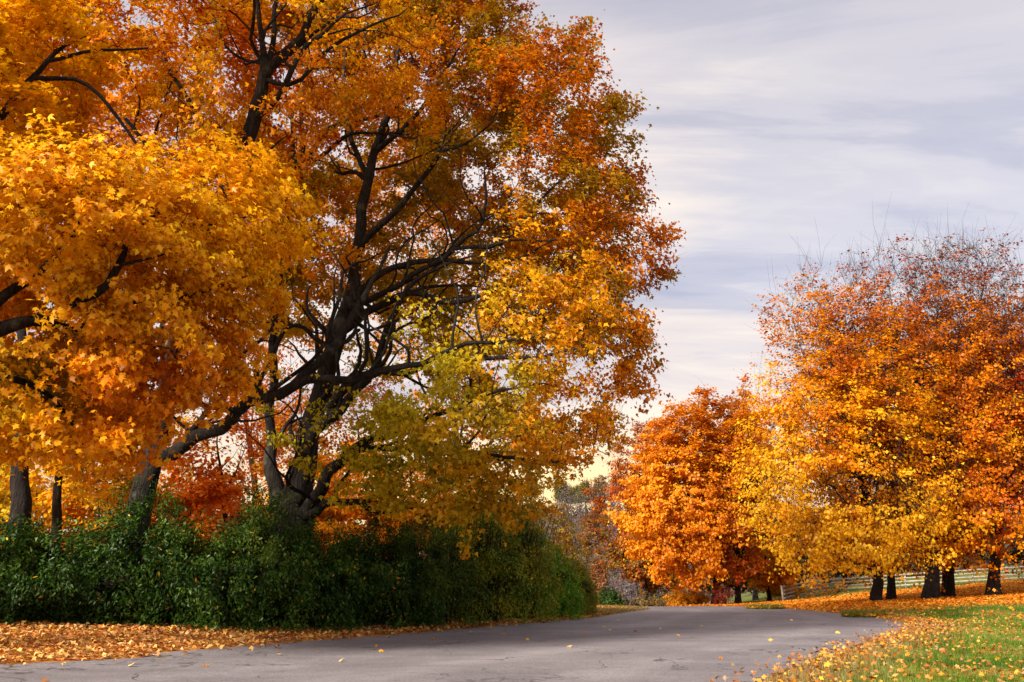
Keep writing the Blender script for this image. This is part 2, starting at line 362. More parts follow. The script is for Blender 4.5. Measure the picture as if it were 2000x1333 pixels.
def in_ell(P, E):
    """E rows: centre xyz, radii xyz -> lowest normalised distance"""
    best = np.full(len(P), 9.)
    for e in E: best = np.minimum(best, (((P - e[:3]) / e[3:]) ** 2).sum(1))
    return best
def ell(px, py, Y, rx, ry, rY):
    c = at(px, py, Y); m = mpp(px, py, Y); return np.array([*c, rx * m, rY, ry * m])
def sample_crown(E, n, rs, gapf, gapt, shell=.0):
    vol = np.array([e[3] * e[4] * e[5] for e in E]); out = []; tot = 0
    while tot < n:
        w = rs.choice(len(E), size=n, p=vol / vol.sum()); u = nrm(rs.normal(size=(n, 3))) * (rs.uniform(shell, 1, n) ** (1 / 2.4))[:, None]
        P = E[w, :3] + u * E[w, 3:]; P = P[gapf(P) > gapt]; P = P[P[:, 2] > 1.0]
        out.append(P); tot += len(P)
    return np.vstack(out)[:n]
def make_tree(name, label, skel, E, colour, seed, natt=1800, step=.4, nleaf=40000, lsize=.13, shape=S_KITE, group=None, gapwl=3.0, gapt=-.55,
              holes=None, soft=None, bare=None, tipr=.006, spread=.34, clump=1.1, clumpt=-.35, sprig=.04, bark=None, category='tree', twigs=2, maxit=110, wsc=.82, side=0, leafr=.022, shell=.25, flat=.55, tiprise=0.0, droop=0.0, ksides=10, twig_len=.55, upd=.0):
    """skel: list of limbs, each a list of (px, py, Y, width_px); limb 0 is the trunk and starts on the ground"""
    rs = np.random.RandomState(seed)
    pos = []; par = []; fix = []; lid = []
    for li, limb in enumerate(skel):
        pts = np.array([at(a, b, c) for a, b, c, w in limb]); ws = np.array([w * wsc * mpp(a, b, c) / 2 for a, b, c, w in limb])
        if li == 0:
            g = pts[0].copy(); g[2] = tz(g[0], g[1]) - .15
            pts = np.vstack([g, pts]); ws = np.r_[ws[0] * 1.05, ws]
        L = np.r_[0, np.cumsum(np.linalg.norm(np.diff(pts, axis=0), axis=1))]
        dense = catmull(np.c_[pts, ws], 8); dl = np.r_[0, np.cumsum(np.linalg.norm(np.diff(dense[:, :3], axis=0), axis=1))]
        m = max(2, int(dl[-1] / step) + 1); tt = np.linspace(0, dl[-1], m)
        D = np.stack([np.interp(tt, dl, dense[:, q]) for q in range(4)], 1)
        wv = np.linspace(0, dl[-1], m)[:, None]; ph = rs.uniform(0, 6.28, (2, 3)); D[1:, :3] += ((np.sin(wv * 1.7 + ph[0]) * .36 + np.sin(wv * 3.7 + ph[1]) * .32 + np.sin(wv * 6.9 + ph[0] * 3) * .16) * np.minimum(D[:, 3:4], .16) * (1 if li else .45))[1:]
        if li == 0: prev = -1
        else:
            d = np.linalg.norm(np.array(pos) - D[0, :3], axis=1); prev = int(np.argmin(d))
        for q in range(m):
            if li > 0 and q == 0 and np.linalg.norm(pos[prev] - D[0, :3]) < step * .6: continue
            pos.append(D[q, :3]); par.append(prev); fix.append(max(D[q, 3], .008)); lid.append(li); prev = len(pos) - 1
    for q in range(side):                                # crooked side branches off the limbs
        cand = [i for i in range(len(pos)) if (lid[i] > 0 or i > 14) and fix[i] > min(.045, max(fix) * .25) and pos[i][2] > pos[0][2] + min(2.5, (pos[-1][2] - pos[0][2]) * .3) and par[i] >= 0]
        if not cand: break
        i0 = cand[rs.randint(len(cand))]; pd = nrm(pos[i0] - pos[par[i0]]); dv = nrm(pd * .7 + nrm(rs.normal(size=3) * (1, .6, .7) + (0, -.1, .45)) * .9); rr = min(fix[i0] * rs.uniform(.38, .6), .075); prev = i0
        nn = rs.randint(7, 14); bend = rs.normal(size=3) * .16
        for u in range(nn):
            dv = nrm(dv + rs.normal(size=3) * .26 + bend * math.sin(u * .9) + (0, 0, .07)); pos.append(pos[prev] + dv * step); par.append(prev); fix.append(max(rr * (1 - u / nn) ** .8, .011)); lid.append(30 + (q if side in (75, 40) else 0) * (q > 0)); prev = len(pos) - 1
    nskel = len(pos)
    gf = Field(seed + 77, gapwl); A = sample_crown(E, natt, rs, gf, gapt, shell)
    if holes is not None: A = A[in_ell(A, holes) > 1]
    A = A[A[:, 2] > terrain(A[:, 0], A[:, 1]) + .9]
    cap = 60000; Pn = np.zeros((cap, 3)); Pn[:nskel] = pos; n = nskel; parn = list(par)
    nd = np.full(len(A), 1e9); ni = np.zeros(len(A), int); alive = np.ones(len(A), bool)
    start_from = 0
    lo = 0
    minz = Pn[:nskel, 2].min() + 1.2
    elig = [i for i in range(nskel) if Pn[i, 2] > minz]
    new = np.array(elig); kill = step * 1.45
    nchild = {}
    for it in range(maxit):
        idx = np.where(alive)[0]
        if len(idx) == 0 or len(new) == 0: break
        a = A[idx]
        d2 = ((a ** 2).sum(1)[:, None] + (Pn[new] ** 2).sum(1)[None] - 2 * a @ Pn[new].T); j = d2.argmin(1); dm = np.sqrt(np.maximum(d2[np.arange(len(idx)), j], 0))
        better = dm < nd[idx]; nd[idx[better]] = dm[better]; ni[idx[better]] = new[j[better]]
        dead = nd[idx] < kill; alive[idx[dead]] = False; idx = idx[~dead]
        if len(idx) == 0: break
        dirs = nrm(A[idx] - Pn[ni[idx]]); acc = np.zeros((n, 3)); np.add.at(acc, ni[idx], dirs); src = np.unique(ni[idx])
        dv = nrm(acc[src]) + rs.normal(size=(len(src), 3)) * .22; dv[:, 2] += upd
        pp = np.array(parn)[src]; ok = pp >= 0; dv[ok] += .35 * nrm(Pn[src[ok]] - Pn[pp[ok]])
        newp = Pn[src] + nrm(dv) * step
        keep = np.array([nchild.get(int(s), 0) < 5 for s in src]); src = src[keep]; newp = newp[keep]
        if len(src) == 0 or n + len(src) > cap: break
        for s in src: nchild[int(s)] = nchild.get(int(s), 0) + 1
        Pn[n:n + len(src)] = newp; parn += [int(s) for s in src]; new = np.arange(n, n + len(src)); n += len(src)
    P = Pn[:n].copy(); parn = np.array(parn)
    # smooth the grown part
    child_sum = np.zeros((n, 3)); 
    for _ in range(2):
        cs = np.zeros((n, 3)); cc = np.zeros(n); g = np.arange(nskel, n); np.add.at(cs, parn[g], P[g]); np.add.at(cc, parn[g], 1)
        m = g[cc[g] > 0]; P[m] = .5 * P[m] + .25 * P[parn[m]] + .25 * cs[m] / cc[m, None]
    # pipe-model radii
    r = np.full(n, tipr); ex = 2.35; acc = np.zeros(n)
    for i in range(n - 1, -1, -1):
        ri = max(tipr, acc[i] ** (1 / ex)) if acc[i] > 0 else tipr
        if i < nskel: ri = fix[i]
        r[i] = ri
        if parn[i] >= 0: acc[parn[i]] += r[i] ** ex
    for i in range(nskel, n): r[i] = min(r[i], r[parn[i]] * .82 if parn[i] < nskel else r[parn[i]])
    base = P[0].copy(); base[2] = tz(base[0], base[1])
    root = empty(name, base, label, category, group); bark = bark or M_BARK
    lid = np.array(lid + [999] * (n - nskel)); lid[(lid >= 30) & (lid < 999) & (side not in (75, 40))] = 999
    for li in range(len(skel)):
        sel = np.where(lid == li)[0]
        if li == 0: r[sel] *= 1 + .42 * np.exp(-np.maximum(P[sel, 2] - base[2], 0) / .45)
        me = tube_mesh('trunk' if li == 0 else 'limb', P, parn, r, sel, ksides, base, .07 if li == 0 else .04)
        if len(me.polygons): link('trunk' if li == 0 else 'limb', me, bark, root)
    for li in np.unique(lid[(lid >= 30) & (lid < 999)]):
        me = tube_mesh('branch', P, parn, r, np.where(lid == li)[0], 7, base, .03)
        if len(me.polygons): link('branch', me, bark, root)
    sel = np.where(lid == 999)[0]
    # fine twigs at thin nodes
    thin = sel[r[sel] < leafr]
    tp = np.repeat(thin, twigs); tl = rs.uniform(.45, 1.0, len(tp)) * twig_len; sp = rs.uniform(size=len(tp)) < sprig; tl[sp] *= 2.4
    td = nrm(P[tp] - P[parn[tp]]) * .8 + rs.normal(size=(len(tp), 3)) * .6; td[:, 2] += tiprise + sp * .9; td = nrm(td)
    n0 = n; mid = P[tp] + td * tl[:, None] * .5 + rs.normal(size=(len(tp), 3)) * .03
    td2 = nrm(td + rs.normal(size=td.shape) * .3); end = mid + td2 * tl[:, None] * .5
    P2 = np.vstack([P, mid, end]); par2 = np.r_[parn, tp, np.arange(n0, n0 + len(tp))]
    r2 = np.r_[r, np.full(len(tp), tipr * .55), np.full(len(tp), tipr * .25)]
    thick = sel[r[sel] > leafr]; fine = np.r_[sel[r[sel] <= leafr], np.arange(n0, len(P2))]
    if len(thick): link('branches', tube_mesh('branches', P2, par2, r2, thick, 6, base, .03), bark, root)
    if len(fine): link('twigs', tube_mesh('twigs', P2, par2, r2, fine, 3, base), bark, root)
    # leaves
    short = np.where(~sp)[0]; host = np.r_[thin, n0 + short, n0 + len(tp) + short, n0 + len(tp) + short]
    if bare is not None: host = host[rs.uniform(size=len(host)) > bare(P2[host])]
    h = rs.choice(host, nleaf); off = rs.normal(size=(nleaf, 3)) * spread * (.3 + .7 * rs.uniform(size=nleaf))[:, None]; off[:, 2] *= flat
    LP = P2[h] + off; LP[:, 2] -= droop * rs.uniform(0, 1, nleaf)
    if holes is not None:
        k = in_ell(LP, holes) > 1; LP = LP[k]
    if soft is not None: LP = LP[(in_ell(LP, soft) > 1) | (rs.uniform(size=len(LP)) < .12)]
    LP = LP[LP[:, 2] > terrain(LP[:, 0], LP[:, 1]) + .25]
    LP = LP[Field(seed + 5, clump, 22)(LP * (1, 1, 1.9)) + rs.normal(size=len(LP)) * .18 > clumpt]
    ctr = E[:, :3].mean(0); N = .75 * nrm(LP - ctr) + np.array((0, 0, .6)) + rs.normal(size=LP.shape) * .48
    al = nrm(LP - ctr) * .5 + np.array((0, 0, -.7)) + rs.normal(size=LP.shape) * .5
    col = colour(LP, rs)
    sz = lsize * rs.uniform(.42, 1.32, len(LP)); br = rs.uniform(size=len(LP)) < .035; col[br] *= np.array((.45, .38, .5))
    leaf_mesh('foliage', LP, N, sz, col, shape, rs, M_LEAF if category != 'shrub' else M_GREEN, root, al, base)
    print('%s nodes %d leaves %d  %.1fs' % (name, n, len(LP), time.time() - T0))
    return root
# leaf colours (reflectance)
YEL = (.88, .52, .010); GOLD = (.86, .40, .006); ORG = (.80, .28, .005); DORG = (.70, .19, .005); RUST = (.42, .12, .012); RED = (.50, .065, .012); CRIM = (.36, .035, .015)
OLV = (.33, .27, .018); YGR = (.52, .46, .03); GRN = (.12, .17, .018); BRN = (.24, .10, .02)
def palette(stops, wl=3.5, seed=1, jit=.16, grad=None, fine=.35):
    """colours picked along a list by a smooth field through the crown"""
    cols = np.array(stops); f1 = Field(seed, wl); f2 = Field(seed + 1, wl * .3)
    def fn(P, rs):
        t = .5 + .30 * f1(P) + fine * .4 * f2(P) + rs.normal(size=len(P)) * jit
        if grad is not None: t = t + grad(P)
        t = np.clip(t, 0, .9999) * (len(cols) - 1); i = t.astype(int); f = (t - i)[:, None]
        c = cols[i] * (1 - f) + cols[np.minimum(i + 1, len(cols) - 1)] * f
        return c * rs.uniform(.72, 1.15, len(P))[:, None]
    return fn
def px_of(P):
    d = P - np.array((0, 0, CH)); f = d[:, 1] * math.cos(TH) + d[:, 2] * math.sin(TH); u = -d[:, 1] * math.sin(TH) + d[:, 2] * math.cos(TH)
    return 1000 + F * d[:, 0] / f, 666.5 - F * u / f
# ================================================================== left side maples
E_A = [ell(830, 130, 24.5, 235, 250, 4.5), ell(1020, 340, 23.5, 235, 245, 5), ell(1090, 520, 22, 205, 175, 4.5), ell(1085, 710, 21.5, 200, 180, 4.5), ell(1060, 870, 20.5, 130, 70, 2.5),
       ell(1110, 150, 23, 65, 80, 2.5), ell(940, 850, 20, 225, 150, 3.6), ell(700, 400, 25.5, 270, 330, 3.2), ell(880, 640, 22.5, 230, 130, 2.6), ell(1170, 300, 22, 75, 120, 2.5), ell(780, 900, 19.6, 150, 100, 2.2),
       ell(1215, 490, 21, 90, 70, 2.5), ell(650, -60, 24.5, 330, 170, 4.5), ell(905, 985, 18.8, 75, 60, 1.6), ell(820, 980, 19, 70, 45, 1.4), ell(1010, 930, 19.5, 90, 45, 1.6), ell(540, 850, 20.8, 60, 50, 1.0), ell(860, 640, 20, 110, 60, 1.2), ell(770, 820, 19.2, 120, 60, 1.2), ell(600, 890, 20.2, 60, 40, .9), ell(680, 960, 20, 70, 45, 1.1), ell(660, 470, 25, 120, 200, 2)]
HO_A = np.array([ell(655, 585, 23, 62, 66, 8), ell(600, 660, 23, 45, 50, 6), ell(1010, 690, 21, 42, 32, 6), ell(700, 540, 19, 50, 130, 2.6), ell(560, 960, 20, 45, 50, 3), ell(720, 320, 21.5, 80, 150, 2.0), ell(760, 735, 18.5, 130, 22, 2.0), ell(840, 440, 22, 40, 40, 5), ell(890, 300, 22, 30, 30, 5)])
def col_A(P, rs):
    px, py = None, None
    c0 = at(640, 760, 20); c1 = at(1250, 520, 21)
    t = np.linalg.norm((P - c0) * (1, .4, .75), axis=1) / 10.5         # greenish near the heart, rust at the rim
    f = Field(31, 4.5)(P) * .13 + Field(32, 1.3)(P) * .11 + rs.normal(size=len(P)) * .07
    cols = np.array([(.58, .56, .02), (.58, .52, .015), (.70, .52, .012), (.70, .44, .010), (.80, .42, .008), (.82, .35, .006), (.76, .26, .006), (.62, .175, .008)])
    v = np.clip(t * 1.28 - .02 + f, 0, .999) * 7; i = v.astype(int); w = (v - i)[:, None]; c = cols[i] * (1 - w) + cols[np.minimum(i + 1, 7)] * w
    c = c * .9; ol = (Field(33, 3.6)(P) + Field(36, 1.1)(P) * .45 + .5 * np.exp(-(((P - at(800, 280, 22)) / (5, 5, 4.2)) ** 2).sum(1)) > .38)[:, None]; c = np.where(ol, c * .35 + np.array((.34, .27, .012)) * .65, c)
    for gx, gy, gY, gr in ((850, 790, 19.3, 1.3), (560, 850, 20.8, .9), (640, 930, 20, .9), (760, 640, 20, 1.2), (930, 800, 19, .9), (800, 860, 19, 1.0)):
        w = np.clip(1.05 * np.exp(-(((P - at(gx, gy, gY)) / (gr * 1.5, gr * 2, gr)) ** 2).sum(1)) + rs.normal(size=len(P)) * .08 - .2, 0, 1)[:, None]; c = c * (1 - w) + np.array((.66, .56, .02)) * w
    return c * rs.uniform(.7, 1.15, len(P))[:, None]
skel_A = [
    [(566, 1060, 22.4, 104), (572, 1010, 22.4, 92), (590, 930, 22.4, 60), (606, 840, 22.3, 48), (634, 745, 22.2, 44), (655, 660, 22.2, 40), (690, 570, 22.2, 32), (699, 483, 22.2, 27), (707, 399, 22.3, 25), (724, 340, 22.4, 22), (740, 270, 22.5, 18), (768, 190, 22.5, 14), (778, 97, 22.6, 11), (806, 0, 22.6, 8), (820, -80, 22.6, 5)],
    [(548, 1015, 22.4, 56), (532, 940, 22.6, 36), (530, 850, 22.8, 24), (531, 740, 23, 21), (535, 640, 23, 18), (548, 500, 23, 16), (562, 390, 23, 15), (574, 330, 23, 15), (570, 262, 23, 9), (566, 190, 23, 5)],
    [(574, 332, 23, 13), (590, 300, 23.2, 11), (589, 215, 23.3, 9), (600, 120, 23.4, 5)],
    [(574, 332, 23, 15), (606, 300, 22.7, 13), (640, 258, 22.4, 12), (684, 238, 22.2, 10), (735, 228, 22, 8), (800, 190, 22, 5)],
    [(606, 318, 22.8, 11), (650, 285, 22.3, 10), (690, 262, 22, 8), (740, 262, 21.8, 6), (810, 270, 21.5, 4)],
    [(580, 1000, 22.3, 46), (605, 880, 21.8, 32), (626, 838, 21.6, 27), (650, 812, 21.4, 24), (682, 777, 21.2, 22), (714, 745, 21, 20), (745, 690, 20.8, 17), (765, 620, 20.8, 14), (800, 560, 20.8, 11), (860, 520, 20.6, 8), (930, 500, 20.4, 5)],
    [(590, 1010, 22.2, 44), (622, 955, 21.7, 30), (662, 900, 21.2, 26), (700, 872, 20.8, 23), (760, 852, 20.4, 18), (830, 822, 20, 15), (900, 790, 19.8, 11), (975, 765, 19.6, 7), (1060, 750, 19.6, 4)],
    [(600, 1015, 22.2, 34), (640, 985, 21.7, 20), (698, 980, 21.3, 15), (731, 998, 21, 12), (768, 1000, 20.8, 8)],
    [(700, 585, 22.1, 18), (720, 552, 21.8, 16), (776, 521, 21.5, 15), (835, 510, 21.2, 13), (927, 512, 21, 9), (1003, 508, 20.8, 6), (1080, 470, 20.6, 4)],
    [(690, 600, 22, 18), (740, 580, 21.5, 15), (776, 558, 21.2, 14), (810, 533, 21, 13), (869, 504, 20.8, 12), (902, 470, 20.6, 10), (936, 449, 20.5, 9), (948, 403, 20.5, 7), (946, 344, 20.5, 5)],
    [(704, 480, 22.2, 17), (739, 445, 22, 16), (776, 403, 21.8, 14), (827, 349, 21.6, 12), (869, 294, 21.5, 9), (902, 286, 21.4, 6), (960, 240, 21.4, 4)],
    [(665, 650, 22, 24), (735, 600, 21.4, 18), (800, 575, 21, 15), (900, 590, 20.7, 12), (980, 560, 20.5, 10), (1096, 550, 20.3, 7), (1146, 517, 20.2, 5)],
    [(640, 800, 21.6, 26), (700, 735, 21, 20), (790, 730, 20.6, 17), (860, 700, 20.3, 14), (940, 700, 20.2, 11), (1040, 700, 20.2, 8), (1130, 680, 20.2, 5)],
    [(900, 480, 20.7, 10), (960, 480, 20.7, 10), (1003, 454, 20.8, 9), (1030, 420, 20.8, 8), (1062, 386, 20.9, 6), (1121, 328, 21, 4)],
    [(700, 872, 20.8, 18), (800, 880, 20.2, 14), (900, 880, 19.8, 11), (1000, 895, 19.5, 8), (1090, 905, 19.3, 5)],
    [(734, 300, 22.4, 14), (790, 250, 22.4, 11), (850, 170, 22.3, 8), (900, 90, 22.3, 5)],
    [(722, 350, 22.4, 14), (690, 280, 22.8, 12), (670, 180, 23, 9), (680, 80, 23.2, 6), (700, -20, 23.2, 4)],
]
make_tree('maple_tree', 'huge multi-stemmed maple with orange, rust and yellow-green leaves spreading right over the road', skel_A, np.array(E_A), col_A, 11,
          natt=6400, step=.34, nleaf=370000, lsize=.122, shape=S_LOBED, holes=HO_A, side=75, soft=np.array([ell(730, 430, 21.2, 130, 230, 3.0), ell(800, 560, 20.3, 190, 120, 2.2), ell(900, 420, 20.5, 120, 150, 1.8), ell(700, 150, 22, 110, 170, 2.2), ell(610, 780, 21, 70, 70, 2.2)]), gapwl=2.0, gapt=-.2, tipr=.0065, spread=.25, clump=1.5, clumpt=-.24, tiprise=.15, sprig=.09, twigs=2, flat=.5, twig_len=.6,
          bare=lambda P: np.where((P[:, 2] > 9) & (Field(3, 1.8)(P) > .75), .8, .05))
E_B = [ell(420, 90, 18, 330, 210, 4.5), ell(330, 330, 18.5, 300, 190, 3.5), ell(640, 60, 19, 200, 170, 3.5), ell(200, -80, 17, 330, 190, 5), ell(560, 430, 20, 90, 90, 2), ell(120, 200, 20, 260, 240, 3)]
HO_B = np.array([ell(230, 200, 18.5, 70, 65, 7), ell(255, 255, 18.5, 50, 40, 7), ell(500, 130, 17, 45, 170, 2.0), ell(420, 180, 19, 40, 40, 5), ell(565, 270, 20, 40, 50, 2.5), ell(340, 90, 19, 55, 35, 5)])
skel_B = [
    [(262, 1050, 20, 66), (268, 1010, 20, 60), (285, 945, 20, 54), (303, 880, 20, 50), (322, 800, 19.8, 44), (338, 700, 19.6, 40), (365, 590, 19.3, 38), (410, 450, 19, 37), (455, 340, 18.7, 36), (487, 260, 18.5, 34), (502, 205, 18.4, 32), (518, 150, 18.3, 26), (512, 90, 18.3, 14), (502, 0, 18.3, 10), (495, -70, 18.3, 6)],
    [(308, 892, 19.9, 38), (345, 880, 19.8, 34), (400, 850, 19.5, 31), (450, 820, 19.2, 29), (495, 785, 19, 29), (530, 770, 18.9, 28), (570, 757, 18.8, 27), (600, 746, 18.7, 22), (686, 741, 18.5, 18), (756, 724, 18.3, 16), (789, 712, 18.2, 15), (830, 708, 18, 13), (871, 690, 17.9, 12), (925, 666, 17.9, 10), (954, 673, 17.9, 9), (1020, 662, 17.9, 7), (1090, 650, 18, 4)],
    [(575, 756, 18.8, 24), (600, 728, 18.9, 22), (632, 698, 19.1, 21), (662, 660, 19.4, 20), (700, 600, 19.8, 16), (735, 540, 20, 10), (760, 480, 20, 6)],
    [(503, 782, 19, 18), (500, 755, 19, 17), (500, 722, 19, 13)],
    [(505, 745, 19, 10), (530, 700, 19.1, 9), (550, 650, 19.3, 8), (580, 632, 19.5, 7), (610, 650, 19.6, 5), (640, 655, 19.7, 4)],
    [(322, 800, 19.8, 20), (350, 782, 19.8, 17), (378, 760, 19.7, 16), (430, 728, 19.5, 13), (470, 692, 19.4, 11), (520, 655, 19.2, 7), (560, 600, 19, 5)],
    [(519, 155, 18.3, 24), (555, 112, 18.2, 22), (585, 64, 18.1, 19), (615, 22, 18.1, 14), (640, -12, 18, 9), (680, -60, 18, 6)],
    [(520, 150, 18.3, 16), (532, 80, 18.4, 13), (541, 0, 18.5, 9), (545, -60, 18.5, 6)],
    [(508, 232, 18.4, 17), (544, 188, 18, 15), (574, 133, 17.7, 13), (600, 86, 17.5, 12), (638, 60, 17.4, 9), (664, 34, 17.4, 6), (730, 8, 17.3, 4)],
    [(520, 160, 18.3, 12), (575, 165, 18, 10), (640, 100, 17.8, 9), (700, 60, 17.6, 7), (780, 30, 17.5, 4)],
    [(410, 450, 19, 18), (350, 360, 18.6, 14), (300, 300, 18.2, 12), (250, 240, 17.8, 9), (190, 170, 17.4, 6), (120, 110, 17, 4)],
    [(455, 340, 18.7, 18), (400, 250, 18.8, 13), (340, 150, 18.9, 9), (300, 60, 19, 6)],
]
make_tree('maple_tree', 'tall maple leaning right behind the hedge, its long limb crossing the multi-stemmed maple', skel_B, np.array(E_B),
          palette([OLV, (.56, .33, .015), YEL, GOLD, ORG, (.74, .27, .01), DORG, RED], 4.0, 21, .08, lambda P: .0), 12,
          natt=3000, step=.36, nleaf=135000, lsize=.122, shape=S_LOBED, holes=HO_B, side=40, soft=np.array([ell(560, 120, 17.5, 110, 150, 2.2), ell(640, 60, 18, 120, 90, 2)]), gapwl=2.2, gapt=-.2, spread=.25, clump=1.5, clumpt=-.2, twigs=2, twig_len=.6, bare=lambda P: np.full(len(P), .03))
# near maple at the left edge of the photograph: sprays of yellow leaves close to the road
E_C = [ell(60, 470, 12.6, 330, 190, 2.6), ell(300, 480, 13.6, 250, 150, 2.0), ell(430, 400, 14.2, 170, 120, 1.6), ell(440, 560, 14.2, 130, 110, 1.5), ell(120, 720, 13.4, 250, 190, 2.2), ell(330, 690, 13.8, 180, 140, 1.8), ell(-120, 250, 13, 260, 260, 2.8), ell(30, 130, 13.5, 140, 200, 2.4),
       ell(190, 860, 13.8, 120, 70, 1.2), ell(560, 430, 14.8, 70, 90, 1.2), ell(20, 880, 13, 90, 70, 1.2)]
HO_C = np.array([ell(20, 595, 12.0, 75, 50, 2.0), ell(45, 650, 12.0, 60, 30, 1.8), ell(240, 520, 12.0, 40, 38, 1.2), ell(560, 640, 14, 60, 60, 3), ell(190, 200, 14, 95, 90, 3), ell(260, 330, 14.8, 60, 30, 2), ell(150, 965, 14, 110, 38, 3)])
def col_C(P, rs):
    f = Field(41, 2.6)(P) * .22 + Field(42, .8)(P) * .14 + rs.normal(size=len(P)) * .09
    c0 = at(430, 620, 14); low = np.clip((at(100, 560, 13)[2] - P[:, 2]) / 3.5, -.5, .8)
    cols = np.array([(.90, .56, .010), (.88, .49, .008), (.86, .41, .006), (.82, .31, .005), (.78, .23, .005)])
    v = np.clip(.40 + f + .22 * low, 0, .999) * 4; i = v.astype(int); w = (v - i)[:, None]; c = cols[i] * (1 - w) + cols[np.minimum(i + 1, 4)] * w
    g = np.exp(-(((P - at(70, 720, 13.2)) * (1, .4, 1)) ** 2).sum(1) / 1.1) + .55 * np.exp(-(((P - at(330, 630, 13.4)) * (1, .5, 1.2)) ** 2).sum(1) / .5)
    g = np.clip(g + Field(43, 1.2)(P) * .2 - .25, 0, 1)[:, None]; c = c * (1 - g) + np.array((.20, .20, .018)) * g
    return c * rs.uniform(.75, 1.12, len(P))[:, None]
skel_C = [
    [(-330, 1060, 12.6, 95), (-325, 900, 12.6, 84), (-310, 740, 12.6, 76), (-290, 560, 12.7, 66), (-270, 380, 12.8, 50), (-240, 200, 13, 36), (-200, 20, 13.2, 22), (-180, -120, 13.3, 12)],
    [(-310, 760, 12.6, 58), (-180, 700, 12.3, 50), (-60, 655, 12.1, 42), (20, 645, 12.1, 34), (75, 628, 12.3, 24), (140, 640, 12.8, 15), (220, 660, 13.2, 9), (330, 680, 13.6, 5)],
    [(-60, 655, 12.1, 30), (0, 575, 12.0, 26), (50, 548, 12.3, 20), (110, 500, 12.8, 13), (160, 430, 13, 8), (200, 380, 13.2, 5)],
    [(75, 628, 12.3, 22), (140, 600, 12.2, 21), (200, 568, 12.2, 20), (228, 522, 12.4, 18), (243, 492, 12.6, 14), (256, 462, 12.8, 10), (300, 420, 13.2, 8), (360, 370, 13.6, 6), (415, 300, 14, 4)],
    [(230, 518, 12.4, 10), (258, 510, 12.4, 8), (288, 505, 12.5, 6), (340, 490, 12.8, 4)],
    [(-280, 480, 12.7, 34), (-130, 350, 12.8, 26), (0, 230, 13.2, 18), (60, 150, 13.4, 13), (110, 100, 13.6, 10), (170, 72, 13.8, 5)],
    [(90, 118, 13.5, 10), (170, 102, 13.9, 8), (290, 95, 14.3, 5)],
    [(60, 150, 13.4, 12), (160, 160, 13.8, 10), (230, 230, 14, 8), (300, 320, 14.2, 6), (370, 340, 14.4, 4)],
    [(-300, 860, 12.6, 40), (-160, 800, 13, 28), (-20, 740, 13.3, 20), (80, 760, 13.5, 14), (130, 810, 13.7, 10), (165, 870, 13.8, 6)],
    [(140, 640, 12.8, 12), (270, 590, 13.3, 12), (310, 588, 13.5, 10), (400, 570, 13.9, 7), (480, 540, 14.2, 4)],
    [(310, 420, 13.2, 7), (400, 440, 13.8, 6), (500, 420, 14.5, 4)],
]
make_tree('maple_tree', 'golden yellow maple closest to the camera, its leafy sprays filling the left edge', skel_C, np.array(E_C), col_C, 13,
          natt=3400, step=.24, nleaf=150000, lsize=.108, shape=S_MAPLE, holes=HO_C, gapwl=1.7, gapt=-.45, tipr=.0045, spread=.19, clump=.8, clumpt=-.35, twigs=2, flat=.42, leafr=.014, twig_len=.42, droop=.10, bare=lambda P: np.full(len(P), .0))
# ------------------------------------------------------------------ generic tree: trunk, forks and an egg of a crown
def simple_tree(name, label, px, row, Y, w, crown, colour, seed, forks=5, **kw):
    """crown: list of (px, py, dY, rx, ry) ellipsoids around the trunk's distance"""
    rs = np.random.RandomState(seed)
    E = np.array([ell(a, b, Y + d, rx, ry, mpp(a, b, Y) * rx * .85) for a, b, d, rx, ry in crown])
    top = min(c[1] - c[4] for c in crown); mid = np.mean([c[0] for c in crown]); cy = np.mean([c[1] for c in crown])
    low = row - (row - max(c[1] + c[4] * .6 for c in crown)) * .5; h = row - top
    tr = [(px, row, Y, w), (px + w * .1, row - h * .12, Y, w * .86), (px + (mid - px) * .2, row - h * .28, Y, w * .66), (px + (mid - px) * .35, row - h * .42, Y + .3, w * .46), (px + (mid - px) * .5 - w * .3, row - h * .56, Y, w * .28), (px + (mid - px) * .7 + w * .2, row - h * .7, Y, w * .14), (mid, row - h * .82, Y, w * .05)]
    sk = [tr]
    for k in range(forks):
        c = crown[k % len(crown)]; t = .16 + .30 * k / max(forks, 1) + rs.uniform(0, .05); y0 = row - h * t; x0 = px + (mid - px) * t * .8; sgn = (-1) ** k
        ex = c[0] + sgn * c[3] * rs.uniform(.15, .6); ey = min(c[1] - c[4] * rs.uniform(-.1, .55), y0 - h * .12); dz = rs.uniform(-.6, .6) * c[3] * mpp(px, row, Y)
        wf = w * rs.uniform(.28, .44)
        sk.append([(x0, y0, Y, wf), (x0 + (ex - x0) * .28, y0 - (y0 - ey) * .16, Y + dz * .3, wf * .8), (x0 + (ex - x0) * .55, y0 - (y0 - ey) * .42, Y + dz * .6, wf * .5), (x0 + (ex - x0) * .82, y0 - (y0 - ey) * .74, Y + dz * .85, wf * .25), (ex, ey, Y + dz, wf * .09)])
    return make_tree(name, label, sk, E, colour, seed, **kw)
G_BL = 'background trees behind the hedge'
kwb = dict(natt=900, step=.55, nleaf=17000, lsize=.16, shape=S_KITE, spread=.42, group=G_BL, gapwl=2.6, gapt=-.15, clump=1.6, clumpt=-.05, bark=M_BARKD, twigs=2, twig_len=.8, tipr=.009)
simple_tree('maple_tree', 'dark straight trunk near the left edge just behind the hedge, golden crown above', 36, 1045, 21, 46, [(60, 640, 3, 200, 170), (-60, 400, 3, 210, 220), (190, 800, 4, 130, 110)], palette([YEL, GOLD, ORG, OLV], 3, 51), 51, **dict(kwb, nleaf=24000))
